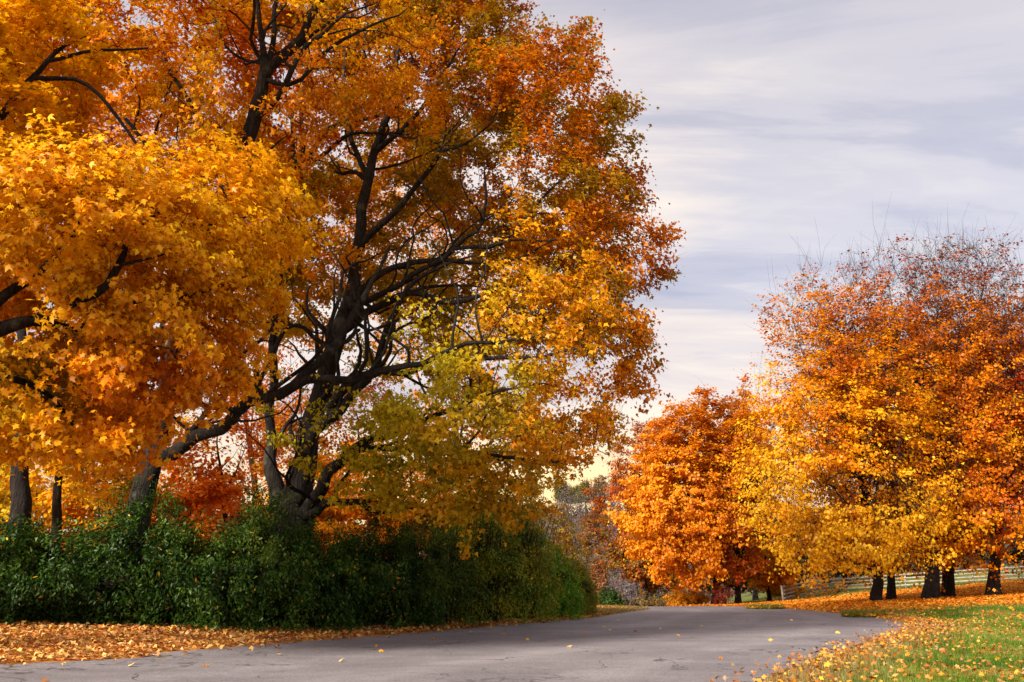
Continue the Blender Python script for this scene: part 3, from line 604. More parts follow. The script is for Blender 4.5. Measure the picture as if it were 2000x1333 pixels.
simple_tree('maple_tree', 'slim dark trunk second from the left edge behind the hedge, yellow-olive crown', 110, 1045, 27, 24, [(120, 860, 0, 150, 120), (150, 700, 1, 140, 120)], palette([YGR, YEL, GOLD, OLV], 3, 52), 52, **dict(kwb, nleaf=22000))
simple_tree('maple_tree', 'scarlet and orange low maple glowing between the two big trunks', 440, 1060, 32, 14, [(430, 890, 0, 105, 100), (350, 960, 1, 90, 70), (480, 800, 1, 80, 80), (400, 990, -1, 110, 45)], palette([GOLD, ORG, (.76, .20, .01), (.66, .12, .01), ORG], 2.5, 53), 53, **dict(kwb, nleaf=15000, natt=1200, step=.45, lsize=.16))
simple_tree('maple_tree', 'slender orange maple standing behind the gap left of the multi-stemmed trunk', 500, 1050, 38, 18, [(430, 640, 0, 150, 130), (560, 720, 0, 110, 120), (300, 520, 1, 150, 130)], palette([GOLD, ORG, DORG, OLV], 3, 54), 54, **dict(kwb, nleaf=24000))
simple_tree('maple_tree', 'amber maple behind the multi-stemmed maple, low crown above the hedge', 735, 1060, 34, 22, [(740, 950, 0, 130, 85), (640, 985, 1, 80, 50), (860, 960, 1, 90, 60)], palette([GOLD, ORG, GOLD], 2.5, 55), 55, **dict(kwb, nleaf=15000, natt=1100, step=.5))
simple_tree('maple_tree', 'pale yellow tree far behind the hedge at the left', 210, 1060, 44, 16, [(200, 930, 0, 130, 80), (60, 950, 2, 120, 70), (330, 880, 1, 90, 90)], palette([YGR, (.80, .52, .05), YEL, OLV], 3, 56), 56, **dict(kwb, nleaf=22000))
simple_tree('maple_tree', 'rust brown tree behind the hedge under the long limb', 600, 1060, 42, 16, [(600, 900, 0, 110, 120), (680, 820, 0, 100, 100)], palette([OLV, RUST, DORG, GOLD], 3, 57), 57, **dict(kwb, nleaf=22000))
simple_tree('maple_tree', 'orange maple far behind the upper crown of the multi-stemmed maple', 900, 1060, 40, 20, [(860, 640, 0, 160, 160), (760, 420, 2, 150, 150), (930, 860, 0, 130, 110)], palette([GOLD, ORG, DORG, OLV], 4, 58), 58, **dict(kwb, nleaf=26000))
simple_tree('maple_tree', 'orange-red maple filling the upper left behind the leaning trunk', 250, 1060, 36, 20, [(280, 430, 0, 220, 170), (120, 300, 0, 200, 190), (420, 300, 0, 130, 150)], palette([GOLD, ORG, RED, DORG], 4, 59), 59, **dict(kwb, nleaf=26000))
G_U = 'understory trees just behind the hedge'
kwu = dict(kwb, natt=900, step=.42, nleaf=15000, lsize=.15, group=G_U, spread=.35, twig_len=.7)
for k, (px, Y, w, cr, pal, lb) in enumerate([
    (-60, 30, 10, [(-40, 980, 0, 120, 70), (-60, 900, 1, 110, 60)], [YGR, YEL, OLV, GOLD], 'low yellow understory tree behind the hedge at the left edge'),
    (70, 33, 9, [(75, 985, 0, 85, 62)], [GOLD, YGR, ORG, OLV], 'low golden understory tree between the two leftmost trunks'),
    (190, 31, 10, [(190, 985, 0, 95, 60), (230, 930, 0, 70, 50)], [GOLD, ORG, YEL, OLV], 'low orange understory tree left of the leaning trunk'),
    (370, 28, 9, [(360, 1000, 0, 70, 50), (400, 960, 0, 60, 40)], [ORG, DORG, (.74, .16, .01), GOLD], 'vivid orange understory tree just right of the leaning trunk'),
    (480, 36, 9, [(480, 960, 0, 70, 80), (450, 1010, 0, 90, 40)], [ORG, DORG, YGR, RED], 'sparse orange-red understory tree left of the multi-stemmed trunk'),
    (660, 34, 9, [(655, 985, 0, 75, 58), (620, 930, 0, 50, 50)], [GOLD, ORG, YEL, DORG], 'glowing orange understory tree right of the multi-stemmed trunk'),
    (800, 37, 9, [(800, 1000, 0, 85, 58), (850, 960, 0, 60, 40)], [OLV, GOLD, ORG, DORG], 'amber understory tree behind the hedge beneath the orange spray'),
    (270, 34, 9, [(270, 1005, 0, 80, 48)], [GOLD, ORG, YGR, YEL], 'amber understory tree hidden low behind the leaning trunk'),
    (560, 38, 9, [(560, 1000, 0, 80, 50)], [GOLD, YEL, ORG, DORG], 'low gold understory tree directly behind the multi-stemmed trunk'),
    (735, 33, 9, [(735, 1020, 0, 75, 42)], [ORG, GOLD, DORG, YEL], 'low orange understory tree between two slim trunks right of the multi-stemmed maple'),
    (870, 36, 9, [(870, 1020, 0, 80, 42)], [YGR, GOLD, OLV, ORG], 'low yellow-green understory tree peeking over the middle of the hedge'),
    (930, 40, 9, [(930, 1000, 0, 80, 50), (980, 985, 0, 60, 35)], [OLV, YGR, GOLD, RUST], 'olive-gold understory tree behind the far part of the hedge')]):
    simple_tree('understory_tree', lb, px, 1085, Y, w, [(a, b_ + 12, c_, d_, e_) for a, b_, c_, d_, e_ in cr] + [(px, 1052, 0, 75, 26)], palette(pal, 2, 90 + k), 90 + k, forks=4, **kwu)
# ================================================================== right group, under which the litter lies
G_R = 'big maples by the pale fence'
def right_bare(zlo, zhi, mx):
    return lambda P: np.clip((P[:, 2] - zlo) / (zhi - zlo), 0, 1) * mx
def vgrad(z0, z1, k, x0=None, kx=0.0):
    return lambda P: k * (np.clip((P[:, 2] - z0) / (z1 - z0), 0, 1.2) - .35) + (kx * np.clip((P[:, 0] - x0) / 10, -1, 1) if x0 is not None else 0)
kwr = dict(natt=3600, step=.62, lsize=.20, shape=S_KITE, spread=.42, group=G_R, gapwl=3.5, gapt=-.4, bark=M_BARKD, twigs=4, twig_len=1.7, tipr=.012, tiprise=.55, leafr=.045, upd=.12, shell=.12, clump=2.0, clumpt=-.12, sprig=.08, side=45)
simple_tree('maple_tree', 'broad golden maple with boughs sweeping low to the left, leftmost trunk by the fence', 1712, 1174, 54, 24,
            [(1640, 900, -1, 175, 190), (1590, 1010, -2, 125, 95), (1700, 760, 0, 150, 160), (1555, 850, 0, 80, 120), (1640, 670, 0, 110, 120), (1560, 640, 0, 60, 110), (1510, 780, 0, 45, 80), (1500, 960, -1, 60, 110), (1590, 1095, -2, 90, 38), (1720, 1050, -3, 120, 60), (1680, 1110, -4, 110, 24)],
            palette([(.90, .54, .02), (.90, .52, .015), (.90, .46, .010), GOLD, ORG, DORG, RUST], 5, 61, .08, vgrad(4, 26, .8, 22, .16)), 61, forks=9, soft=np.array([ell(1730, 930, 51.5, 60, 100, 4), ell(1650, 960, 50, 70, 40, 3)]), **dict(kwr, nleaf=125000, bare=right_bare(13, 25, .93)))
simple_tree('maple_tree', 'tallest maple with rusty upper crown and bare crimson twigs, stout trunk in the middle', 1818, 1172, 55, 34,
            [(1770, 640, 0, 170, 175), (1850, 620, 1, 150, 165), (1800, 830, 0, 150, 150), (1680, 640, 0, 110, 110), (1820, 1000, 0, 120, 110), (1600, 590, 1, 60, 85), (1900, 540, 0, 90, 80)],
            palette([YEL, GOLD, ORG, DORG, RUST, (.36, .07, .015)], 5, 62, .08, vgrad(6, 26, .9)), 62, forks=10, soft=np.array([ell(1830, 830, 52, 35, 150, 4), ell(1760, 760, 52, 40, 60, 3)]), **dict(kwr, natt=5200, nleaf=105000, bare=right_bare(11, 24, .95)))
simple_tree('maple_tree', 'maple with fine bare top and thick trunk, second trunk from the right by the fence', 1852, 1165, 58, 28,
            [(1900, 620, 0, 120, 160), (1880, 800, 0, 120, 140), (1960, 700, 0, 80, 130)], palette([GOLD, ORG, DORG, RUST, (.34, .08, .015)], 5, 63, .08, vgrad(6, 26, .8)), 63, forks=8, **dict(kwr, natt=3400, nleaf=44000, bare=right_bare(12, 24, .94)))
simple_tree('maple_tree', 'orange-red maple with the rightmost trunk in front of the fence', 1941, 1164, 56, 28,
            [(1930, 940, -1, 120, 130), (1980, 800, 0, 110, 150), (1900, 1040, -2, 110, 75), (2040, 900, 0, 120, 160)], palette([GOLD, ORG, DORG, (.66, .11, .008), (.60, .07, .01)], 4, 64, .09, vgrad(3, 22, .5, 32, .2)), 64, forks=8, **dict(kwr, natt=2600, nleaf=60000, bare=right_bare(17, 25, .9)))
simple_tree('maple_tree', 'deep red maple reaching in at the right edge', 2105, 1150, 60, 30,
            [(2050, 800, 0, 110, 200), (2120, 900, 0, 140, 200), (2030, 930, -2, 80, 110)], palette([DORG, (.68, .10, .008), (.62, .06, .01), (.50, .04, .01)], 4, 65, .1), 65, forks=6, **dict(kwr, natt=1800, nleaf=42000, bare=right_bare(17, 25, .7)))
# second stem of the twin-trunked maple is a tree of its own root
simple_tree('maple_tree', 'slim amber maple just right of the leftmost golden maple by the fence', 1740, 1171, 55.5, 19,
            [(1760, 920, 2, 110, 130), (1740, 1060, 1, 120, 60)], palette([YEL, GOLD, ORG, DORG], 4, 66), 66, forks=5, **dict(kwr, natt=1200, nleaf=26000))
# ================================================================== trees at the bend
G_M = 'trees at the bend of the road'
kwm = dict(natt=2600, step=.6, lsize=.26, shape=S_KITE, spread=.45, group=G_M, gapwl=3.0, gapt=-.5, bark=M_BARKD, twigs=2, twig_len=.9, tipr=.012, leafr=.05, clump=2.0, clumpt=-.2, side=16)
simple_tree('maple_tree', 'rounded bright orange maple where the road bends away', 1398, 1184, 74, 20,
            [(1335, 960, 0, 105, 170), (1290, 1010, -2, 85, 90), (1400, 880, 0, 75, 110), (1260, 1035, -2, 55, 45), (1390, 1020, -3, 80, 80), (1345, 830, 0, 45, 60), (1405, 825, 0, 70, 52), (1305, 870, 0, 50, 85), (1445, 850, 0, 45, 60), (1345, 1105, -4, 75, 30), (1330, 1150, -4, 45, 18), (1240, 960, 0, 30, 50)],
            palette([(.88, .44, .02), (.86, .36, .012), (.78, .28, .01), (.66, .24, .012), DORG], 5, 71, .08, lambda P: .22 * np.clip((P[:, 0] - 15) / 6, -1, 1)), 71, forks=8, **dict(kwm, nleaf=110000))
simple_tree('maple_tree', 'rust red maple on a brown pole-like trunk at the bend', 1441, 1186, 73, 14,
            [(1450, 890, 3, 48, 120), (1445, 1070, 0, 42, 60), (1430, 1110, -1, 40, 30), (1450, 1010, 2, 50, 60)], palette([ORG, DORG, RUST, (.48, .09, .012), RED], 3, 72), 72, forks=6, **dict(kwm, natt=1200, nleaf=30000))
simple_tree('maple_tree', 'dark red oak showing at the left behind the bright orange maple', 1275, 1180, 90, 16,
            [(1240, 900, 0, 50, 60), (1215, 945, 0, 32, 50), (1260, 850, 0, 38, 28), (1290, 900, 0, 50, 80), (1235, 1010, 0, 30, 60)], palette([DORG, RUST, (.40, .08, .015), CRIM], 4, 73), 73, forks=6, **dict(kwm, natt=1200, nleaf=26000))
simple_tree('oak_tree', 'short rusty brown and olive tree below the orange maple by the valley', 1262, 1178, 82, 10,
            [(1265, 1100, 0, 48, 55), (1240, 1075, 0, 30, 40), (1290, 1130, 0, 40, 40)], palette([OLV, RUST, (.30, .06, .015), GRN, DORG], 2.5, 74), 74, forks=5, **dict(kwm, natt=800, nleaf=20000))
simple_tree('maple_tree', 'small amber tree beneath the golden maple at the left end of the fence', 1502, 1178, 78, 10,
            [(1500, 1110, 0, 48, 45), (1480, 1140, 0, 30, 25)], palette([OLV, GOLD, ORG, DORG], 2.5, 75), 75, forks=5, **dict(kwm, natt=700, nleaf=14000))
simple_tree('pine_tree', 'dark green treetop peeking over the orange maple at the bend', 1440, 1150, 104, 12,
            [(1440, 830, 0, 28, 62), (1420, 930, 0, 60, 90), (1465, 940, 0, 50, 110)], palette([(.03, .05, .012), (.05, .08, .015), (.08, .10, .02)], 4, 76), 76, forks=6, **dict(kwm, natt=900, nleaf=26000))
# dark wood behind the fence
G_W = 'dark trees behind the fence'
for k, (px, py, Y, rx, ry, lb) in enumerate([(1400, 1120, 98, 60, 60, 'low dark green tree behind the two trunks at the bend'), (1475, 1120, 92, 55, 50, 'dark bushy tree behind the small amber tree'), (1560, 1090, 104, 60, 60, 'dark tree behind the left end of the fence'),
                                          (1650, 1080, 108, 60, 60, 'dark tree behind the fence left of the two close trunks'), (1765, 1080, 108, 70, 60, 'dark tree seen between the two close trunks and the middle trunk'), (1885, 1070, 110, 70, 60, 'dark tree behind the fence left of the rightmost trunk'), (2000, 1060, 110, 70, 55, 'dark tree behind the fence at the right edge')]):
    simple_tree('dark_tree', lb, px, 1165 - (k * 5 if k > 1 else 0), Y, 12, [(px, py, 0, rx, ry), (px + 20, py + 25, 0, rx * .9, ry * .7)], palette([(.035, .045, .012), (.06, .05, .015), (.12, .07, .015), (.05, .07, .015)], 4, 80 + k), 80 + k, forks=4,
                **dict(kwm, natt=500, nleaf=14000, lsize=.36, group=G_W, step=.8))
# ================================================================== shrubs of the hedge
def shrub(name, label, c, rad, h, colour, seed, nst=260, per=55, lsize=.10, droop=.9, group=None, shape=S_OVAL, bare=0.0, lean=(0, 0), stemr=.008, mat=None, thin=1.0):
    rs = np.random.RandomState(seed); gz = tz(c[0], c[1]); base = np.array((c[0], c[1], gz))
    root = empty(name, base, label, 'shrub', group)
    a = rs.uniform(0, 6.28, nst); rr = np.sqrt(rs.uniform(0, 1, nst)); K = 12
    lump = 1 + .16 * np.sin(3 * a + seed) + .1 * np.sin(5 * a + 2 * seed)
    out = np.stack([np.cos(a) * rad[0] * lump, np.sin(a) * rad[1] * lump], 1) * rr[:, None] ** .6
    topz = h * (1 - .45 * rr ** 2.2) * rs.uniform(.8, 1.06, nst)
    t = np.linspace(0, 1, K)[None]; b0 = np.stack([np.cos(a), np.sin(a)], 1) * rs.uniform(.0, .45, nst)[:, None] * np.array(rad)[None]
    xy = b0[:, None] + (out - b0)[:, None] * (t ** 1.5)[..., None] + np.array(lean)[None, None] * t[..., None]
    z = topz[:, None] * (1.55 * t - .55 * t ** 2 * (1 + droop * rr[:, None] * .9))
    P = np.dstack([xy, np.maximum(z, .04)]) + np.cumsum(rs.normal(size=(nst, K, 3)) * .022, 1) + base
    P[..., 2] = np.maximum(P[..., 2], terrain(P[..., 0], P[..., 1]) + .03); P[:, 0, 2] = terrain(P[:, 0, 0], P[:, 0, 1]) - .03
    par = np.full((nst, K), -1); par[:, 1:] = (np.arange(nst) * K)[:, None] + np.arange(K - 1)[None]; rad_ = stemr * (1 - .8 * t) * np.ones((nst, 1)) * 1.5
    flatP = P.reshape(-1, 3); me = tube_mesh('stems', flatP, par.ravel(), rad_.ravel(), np.arange(nst * K), 4, base); link('stems', me, M_BARKD, root)
    n = nst * per; si = rs.randint(0, nst, n); tt = rs.uniform(.06, 1, n) ** .85 * (K - 1); i = np.minimum(tt.astype(int), K - 2); f = (tt - i)[:, None]
    Q = P[si, i] * (1 - f) + P[si, i + 1] * f; d = nrm(P[si, i + 1] - P[si, i])
    Q = Q + rs.normal(size=Q.shape) * (.10, .10, .08) + rs.normal(size=(n, 1)) * d * .05
    if bare: k = rs.uniform(size=n) > bare * np.clip((Q[:, 2] - gz) / h, 0, 1) ** 1.2; Q = Q[k]; d = d[k]
    ns = n // 5; a2 = rs.uniform(0, 6.28, ns); r2 = rs.uniform(.6, 1.0, ns) * (1 + .16 * np.sin(3 * a2 + seed) + .1 * np.sin(5 * a2 + 2 * seed)); S = np.c_[base[0] + np.cos(a2) * rad[0] * r2 * .95, base[1] + np.sin(a2) * rad[1] * r2 * .95, np.zeros(ns)]
    S[:, 2] = terrain(S[:, 0], S[:, 1]) + rs.uniform(.02, .5, ns) * h * (1.1 - .5 * r2); Q = np.vstack([Q, S]); d = np.vstack([d, np.tile((0, 0, -1.), (ns, 1))])
    keep = (Q[:, 2] > terrain(Q[:, 0], Q[:, 1]) + .05) & (Field(seed + 9, .75, 22)(Q * (1, 1, .8)) > -.3); Q = Q[keep]; d = d[keep]
    N = rs.normal(size=Q.shape) * .7 + nrm(Q - base - (0, 0, h * .4)) * .7 + np.array((0, 0, .5)); al = d * .5 + rs.normal(size=Q.shape) * .6 + (0, 0, -.55)
    cq = colour(Q, rs); od = rs.uniform(size=len(Q)) < .012; cq[od] = np.array([YEL, ORG, (.5, .3, .08)])[rs.randint(0, 3, od.sum())] * .8
    leaf_mesh('foliage', Q, N, lsize * rs.uniform(.6, 1.3, len(Q)), cq, shape, rs, mat or M_GREEN, root, al, base)
    return root
DG = [(.014, .038, .005), (.024, .062, .006), (.045, .105, .009), (.11, .18, .018)]
G_H = 'shrubs of the roadside hedge'
def hp(px, Y, dx=0): p = at(px, 1200, Y); return (p[0], Y)
HS = [  # px, distance, half width px, top row, label, palette
    (-190, 17.0, 150, 1000, 'dark green hedge shrub cut by the left edge of the picture', DG),
    (-20, 17.4, 130, 1008, 'dense dark green hedge shrub at the left edge below the straight trunk', DG),
    (125, 18.0, 130, 1018, 'dark green hedge shrub below the slim second trunk', DG),
    (262, 18.8, 120, 985, 'hedge shrub hiding the foot of the right-leaning trunk', DG),
    (395, 19.2, 115, 1018, 'lower dark hedge shrub just right of the leaning trunk', DG),
    (500, 19.8, 115, 990, 'taller leafy green hedge shrub left of the multi-stemmed trunk', DG + [(.14, .20, .02)]),
    (615, 20.8, 105, 1012, 'dark hedge shrub in front of the multi-stemmed trunk', DG),
    (725, 22.2, 105, 1008, 'dark hedge shrub right of the multi-stemmed trunk', DG),
    (830, 24.2, 95, 1008, 'green hedge shrub with paler leaves beneath the hanging orange spray', [(.04, .07, .01), (.08, .13, .015), (.14, .18, .02)]),
    (925, 26.8, 90, 968, 'olive green hedge shrub rising where the maple crown ends', [(.06, .12, .01), (.14, .20, .015), (.26, .30, .02), (.36, .32, .02)]),
    (1000, 29.5, 82, 985, 'yellowing olive hedge shrub third from its far end', [(.07, .14, .012), (.16, .24, .02), (.28, .30, .02), (.42, .28, .02)]),
    (1065, 33.0, 66, 1058, 'bright green low hedge shrub near the far end of the hedge', [(.08, .20, .012), (.18, .36, .02), (.32, .44, .02)]),
    (1115, 37.0, 50, 1085, 'olive and rust shrub ending the hedge beside the leafy tongue', [(.09, .13, .012), (.20, .22, .015), (.42, .26, .02)]),
]
for k, (px, Y, hw, top, lb, pal) in enumerate(HS):
    m = mpp(px, 1150, Y); x, y = hp(px, Y); h = at(px, top, Y)[2] - tz(x, y)
    shrub('hedge_shrub', lb, (x, y), (hw * m * 1.2, 1.45 + hw * m * .15), h * (1.28 if k in (3, 5) else 1.06 if k in (2, 4, 6) else 1.13 if k < 9 else 1.24 if k < 11 else 1.08), palette(pal, 1.3, 100 + k, .16), 100 + k, nst=460, per=95 if k < 9 else 75, lsize=.095 if k < 9 else .10, group=G_H, droop=1.25)
# loose twiggy shrubs rising from the hedge's far end
kwt = dict(natt=1100, step=.26, nleaf=9000, lsize=.11, shape=S_OVAL * (1.6, 1, 1), spread=.2, group='loose shrubs at the far end of the hedge', gapwl=1.2, gapt=-.5, bark=M_BARKD, twigs=2, twig_len=.5, tipr=.006, leafr=.02, clumpt=-.5, sprig=.12, tiprise=.4, shell=.1, category='shrub')
TWIGP = palette([(.16, .15, .02), OLV, (.50, .24, .02), (.62, .30, .02)], 1.2, 130, .2)
simple_tree('twiggy_shrub', 'tall loose shrub with sparse amber leaves rising above the olive part of the hedge', 960, 1190, 31.5, 12, [(960, 1040, 0, 70, 70), (985, 1000, 0, 50, 45)], TWIGP, 130, forks=8, **dict(kwt, nleaf=7000))
simple_tree('twiggy_shrub', 'half-bare shrub with thin twigs against the low sky, second from the hedge end', 1050, 1190, 36, 11, [(1050, 1045, 0, 65, 75), (1030, 985, 0, 50, 45), (1080, 970, 0, 35, 35)], TWIGP, 131, forks=9, **dict(kwt, nleaf=5000))
simple_tree('twiggy_shrub', 'yellow-orange loose shrub at the very tip of the hedge', 1115, 1188, 40, 9, [(1110, 1090, 0, 45, 60), (1095, 1030, 0, 35, 45)], TWIGP, 132, forks=8, **dict(kwt, nleaf=4500, natt=800))
# shrubs by the bend
shrub('evergreen_shrub', 'small dark evergreen shrub on the far side of the road bend', tuple(at(1192, 1175, 84)[:2]), (1.6, 1.6), 2.6, palette(DG[:3], 1, 140), 140, nst=160, per=40, lsize=.2)
shrub('red_sapling', 'pink-red sapling at the road edge below the orange maple', tuple(at(1412, 1175, 71)[:2]), (1.0, 1.0), 2.2, palette([(.45, .05, .06), (.35, .04, .03), (.20, .15, .03)], 1, 141), 141, nst=70, per=26, lsize=.16, mat=M_LEAF)
shrub('brown_shrub', 'low greyish brown shrub by the road bend left of the amber branches', tuple(at(1285, 1172, 82)[:2]), (2.4, 1.6), 2.0, palette([(.16, .11, .05), (.22, .14, .04), (.26, .20, .05)], 1, 142), 142, nst=160, per=30, lsize=.15, bare=.5)
shrub('amber_shrub', 'low amber shrub right under the orange maple at the road edge', tuple(at(1345, 1172, 76)[:2]), (2.2, 1.5), 1.9, palette([GOLD, ORG, OLV], 1, 143), 143, nst=160, per=40, lsize=.17, mat=M_LEAF)
# ================================================================== fence
def fence():
    path = catmull([tuple(at(a, b, Y)[:2]) for a, b, Y in ((1530, 1168, 74), (1541, 1168, 79), (1572, 1162, 84), (1640, 1157, 85), (1760, 1150, 83), (1880, 1142, 82), (2000, 1135, 81), (2140, 1126, 80), (2300, 1120, 80))], 12)
    L = np.r_[0, np.cumsum(np.linalg.norm(np.diff(path, axis=0), axis=1))]; n = int(L[-1] / 2.9); s = np.linspace(0, L[-1], n + 1)
    X = np.interp(s, L, path[:, 0]); Y = np.interp(s, L, path[:, 1]); Z = terrain(X, Y)
    root = empty('rail_fence', (X[0], Y[0], Z[0]), 'long pale weathered four-rail wooden fence curving behind the right-hand maples', 'fence'); base = np.array((X[0], Y[0], Z[0]))
    m = new_mat('weathered_paint'); b = NB(m); tc = b.n('ShaderNodeTexCoord'); col = b.ramp(b.noise(3, 6, .7, tc.outputs['Object']), [(.3, (.16, .14, .11)), (.6, (.38, .34, .28))])
    p = b.n('ShaderNodeBsdfPrincipled'); b.L.new(col, p.inputs['Base Color']); p.inputs['Roughness'].default_value = .85; o = b.n('ShaderNodeOutputMaterial'); b.L.new(p.outputs[0], o.inputs[0])
    def box(c, ax, ln, th, ht, lean=0):
        u = np.array([*ax, 0.]); u /= np.linalg.norm(u); v = np.array([-u[1], u[0], 0]); w = np.array([0, 0, 1.])
        return np.array([c + sx * ln / 2 * u + sy * th / 2 * v + sz * ht / 2 * w for sz in (-1, 1) for sx, sy in ((-1, -1), (1, -1), (1, 1), (-1, 1))])
    q = np.array([(0, 3, 2, 1), (4, 5, 6, 7), (0, 1, 5, 4), (1, 2, 6, 5), (2, 3, 7, 6), (3, 0, 4, 7)])
    rs = np.random.RandomState(9)
    for i in range(n + 1):
        j = min(i, n - 1); ax = (X[j + 1] - X[j], Y[j + 1] - Y[j]); V = box(np.array((X[i], Y[i], Z[i] + .62 + rs.uniform(-.03, .03))), ax, .16, .16, 1.46) - base
        V[4:, :] += rs.normal(size=3) * .02
        link('post', raw_mesh('post', V, q.ravel(), np.arange(6) * 4, np.full(6, 4)), m, root)
    for r_, z in enumerate((.26, .58, .90, 1.22)):
        V = []
        for i in range(n + 1):
            j = min(i, n - 1); ax = np.array((X[j + 1] - X[j], Y[j + 1] - Y[j])); ax /= np.linalg.norm(ax); nn = np.array((ax[1], -ax[0])); c = np.array((X[i], Y[i])) + nn * .105
            zz = Z[i] + z + rs.uniform(-.02, .02)
            for sy, sz in ((-1, -1), (1, -1), (1, 1), (-1, 1)): V.append((*(c + nn * sy * .02), zz + sz * .075))
        V = np.array(V) - base; f = [(4 * i + a, 4 * i + (a + 1) % 4, 4 * i + 4 + (a + 1) % 4, 4 * i + 4 + a) for i in range(n) for a in range(4)]; f += [(0, 3, 2, 1), (4 * n, 4 * n + 1, 4 * n + 2, 4 * n + 3)]
        f = np.array(f); link('rail', raw_mesh('rail', V, f.ravel(), np.arange(len(f)) * 4, np.full(len(f), 4)), m, root)
fence()
# ================================================================== wooded hillside across the valley
def hill_trees():
    rs = np.random.RandomState(200); kinds = []
    spec = [('bare_tree', 'bare_tree', palette([(.22, .18, .19), (.28, .22, .22)], 4, 201), 900, .92, M_BARKG), ('hill_tree', 'rusty', palette([(.24, .09, .03), (.34, .13, .04), (.19, .11, .04)], 5, 202), 9000, .1, M_BARKG), ('hill_tree', 'olive', palette([(.12, .13, .03), (.18, .17, .04), (.26, .20, .04)], 5, 203), 9000, 0, M_BARKG)]
    lb = ['bare grey tree on the far hillside in the gap left of the orange maple', 'rusty orange tree on the far hillside in the gap beyond the bend', 'olive green tree on the far hillside crest in the gap beyond the bend']
    for k, (nm, kd, col, nl, br, bk) in enumerate(spec):
        kinds.append(simple_tree(nm, lb[k], 1180, 1135, 150, 7, [(1180, 1060, 0, 40, 62), (1172, 1085, 0, 42, 38)], col, 210 + k, forks=8, natt=900, step=.8, nleaf=nl, lsize=.5, spread=.6, group=None, twigs=3, twig_len=1.8, tipr=.025, leafr=.09, bark=bk, tiprise=.5, bare=(lambda P: np.full(len(P), .0))))
    G = ['bare grey trees on the hillside', 'rusty trees on the hillside', 'olive trees on the hillside']
    spots = []
    for row_, Y, n in ((0, 128, 3), (0, 160, 6), (0, 190, 7), (0, 215, 8), (0, 245, 9), (0, 275, 10), (0, 310, 11), (0, 345, 12), (0, 380, 14)):
        for i in range(n):
            px = 1085 + (i + .5 + rs.uniform(-.35, .35)) * 330 / n; x = (px - 1000) / F * Y * 1.04
            spots.append((x, Y + rs.uniform(-9, 9), Y))
    used = [False] * 3
    for x, y, Y in spots:
        k = rs.choice(3, p=(.55, .33, .12) if Y < 330 else (.25, .2, .55)) if Y > 130 else rs.choice(3, p=(.5, .45, .05)); src = kinds[k]; sc_ = rs.uniform(.7, 1.05) * (1.0 if Y > 230 else .8 if Y > 150 else .5)
        if used[k]:
            o = src.copy(); C.objects.link(o)
            for ch in list(src.children):
                c = ch.copy(); C.objects.link(c); c.parent = o
        else: o = src; used[k] = True
        o['group'] = G[k]; o['label'] = lb[k]
        o.location = (x, y, tz(x, y) - .2); o.rotation_euler = (0, 0, rs.uniform(0, 6.28)); o.scale = (sc_ * rs.uniform(.9, 1.1), sc_ * rs.uniform(.9, 1.1), sc_)
hill_trees()
def far_wood():
    """brush and tree mass of the hillside that reads as one texture"""
    rs = np.random.RandomState(230); n = 90000; Y = rs.uniform(130, 420, n); X = Y * rs.uniform(-.35, .75, n)
    f = Field(231, 14); P = np.c_[X, Y, np.zeros(n)]; h = np.clip(2.5 + 3.5 * f(P), .5, 7); P[:, 2] = terrain(X, Y) + rs.uniform(0, 1, n) ** .6 * h
    c = palette([(.05, .044, .058), (.075, .06, .068), (.13, .06, .03), (.065, .065, .022), (.09, .065, .06)], 12, 232, .2)(P, rs)
    N = rs.normal(size=P.shape) + (0, -.6, .6)
    o = leaf_mesh('distant_wood', P, N, rs.uniform(.5, 1.3, n), c, S_KITE, rs, M_LITTER); tag(o, 'brown and grey brushwood covering the far hillside', 'woodland', kind='stuff')
far_wood()
# ================================================================== fallen leaves and grass
DRY = palette([(.66, .40, .14), (.72, .42, .10), (.62, .26, .06), (.50, .17, .04), (.74, .50, .20), (.34, .13, .05)], .8, 300, .28)
def scatter(name, label, n, box, keepf, size, col, shape, seed, tilt=.35, lift=.02, mat=None, cat='leaf litter'):
    rs = np.random.RandomState(seed); X = rs.uniform(box[0], box[1], n); Y = rs.uniform(box[2], box[3], n)
    px = 1000 + F * X / np.maximum(Y, 1); k = (px > -160) & (px < 2160); X = X[k]; Y = Y[k]
    sd = road_sd(X, Y); k = keepf(X, Y, sd, rs); X, Y, sd = X[k], Y[k], sd[k]
    Z = terrain(X, Y); P = np.c_[X, Y, Z + lift + rs.uniform(0, lift * 2.2, len(X))]
    N = np.array((0, 0, 1.)) + rs.normal(size=P.shape) * tilt
    o = leaf_mesh(name, P, N, size * rs.uniform(.6, 1.3, len(P)), col(P, rs), shape, rs, mat or M_LITTER)
    tag(o, label, cat, kind='stuff'); print(name, len(P)); return o
isleft = lambda X, Y: (X < 2 + (Y - 31) * .3) | ((Y > 40) & (X < 9))
scatter('fallen_leaves', 'thick carpet of dry tan and orange leaves on the verge before the hedge', 260000, (-16, 12, 9, 60), lambda X, Y, sd, rs: (sd > -.7) & (sd < 5.5) & isleft(X, Y) & (rs.uniform(size=len(X)) < np.where(Y > 38, litter_amount(X, Y, sd), 1)) & (rs.uniform(size=len(X)) < np.where(sd < .2, .8 * np.exp(np.minimum(sd - .15, 0) * 6), 1)), .092, DRY, S_LOBED, 301, .45, .03)
REDL = palette([(.78, .30, .02), (.70, .20, .015), (.80, .40, .03), (.52, .10, .015), (.60, .17, .02), (.74, .42, .05)], 3, 305, .22)
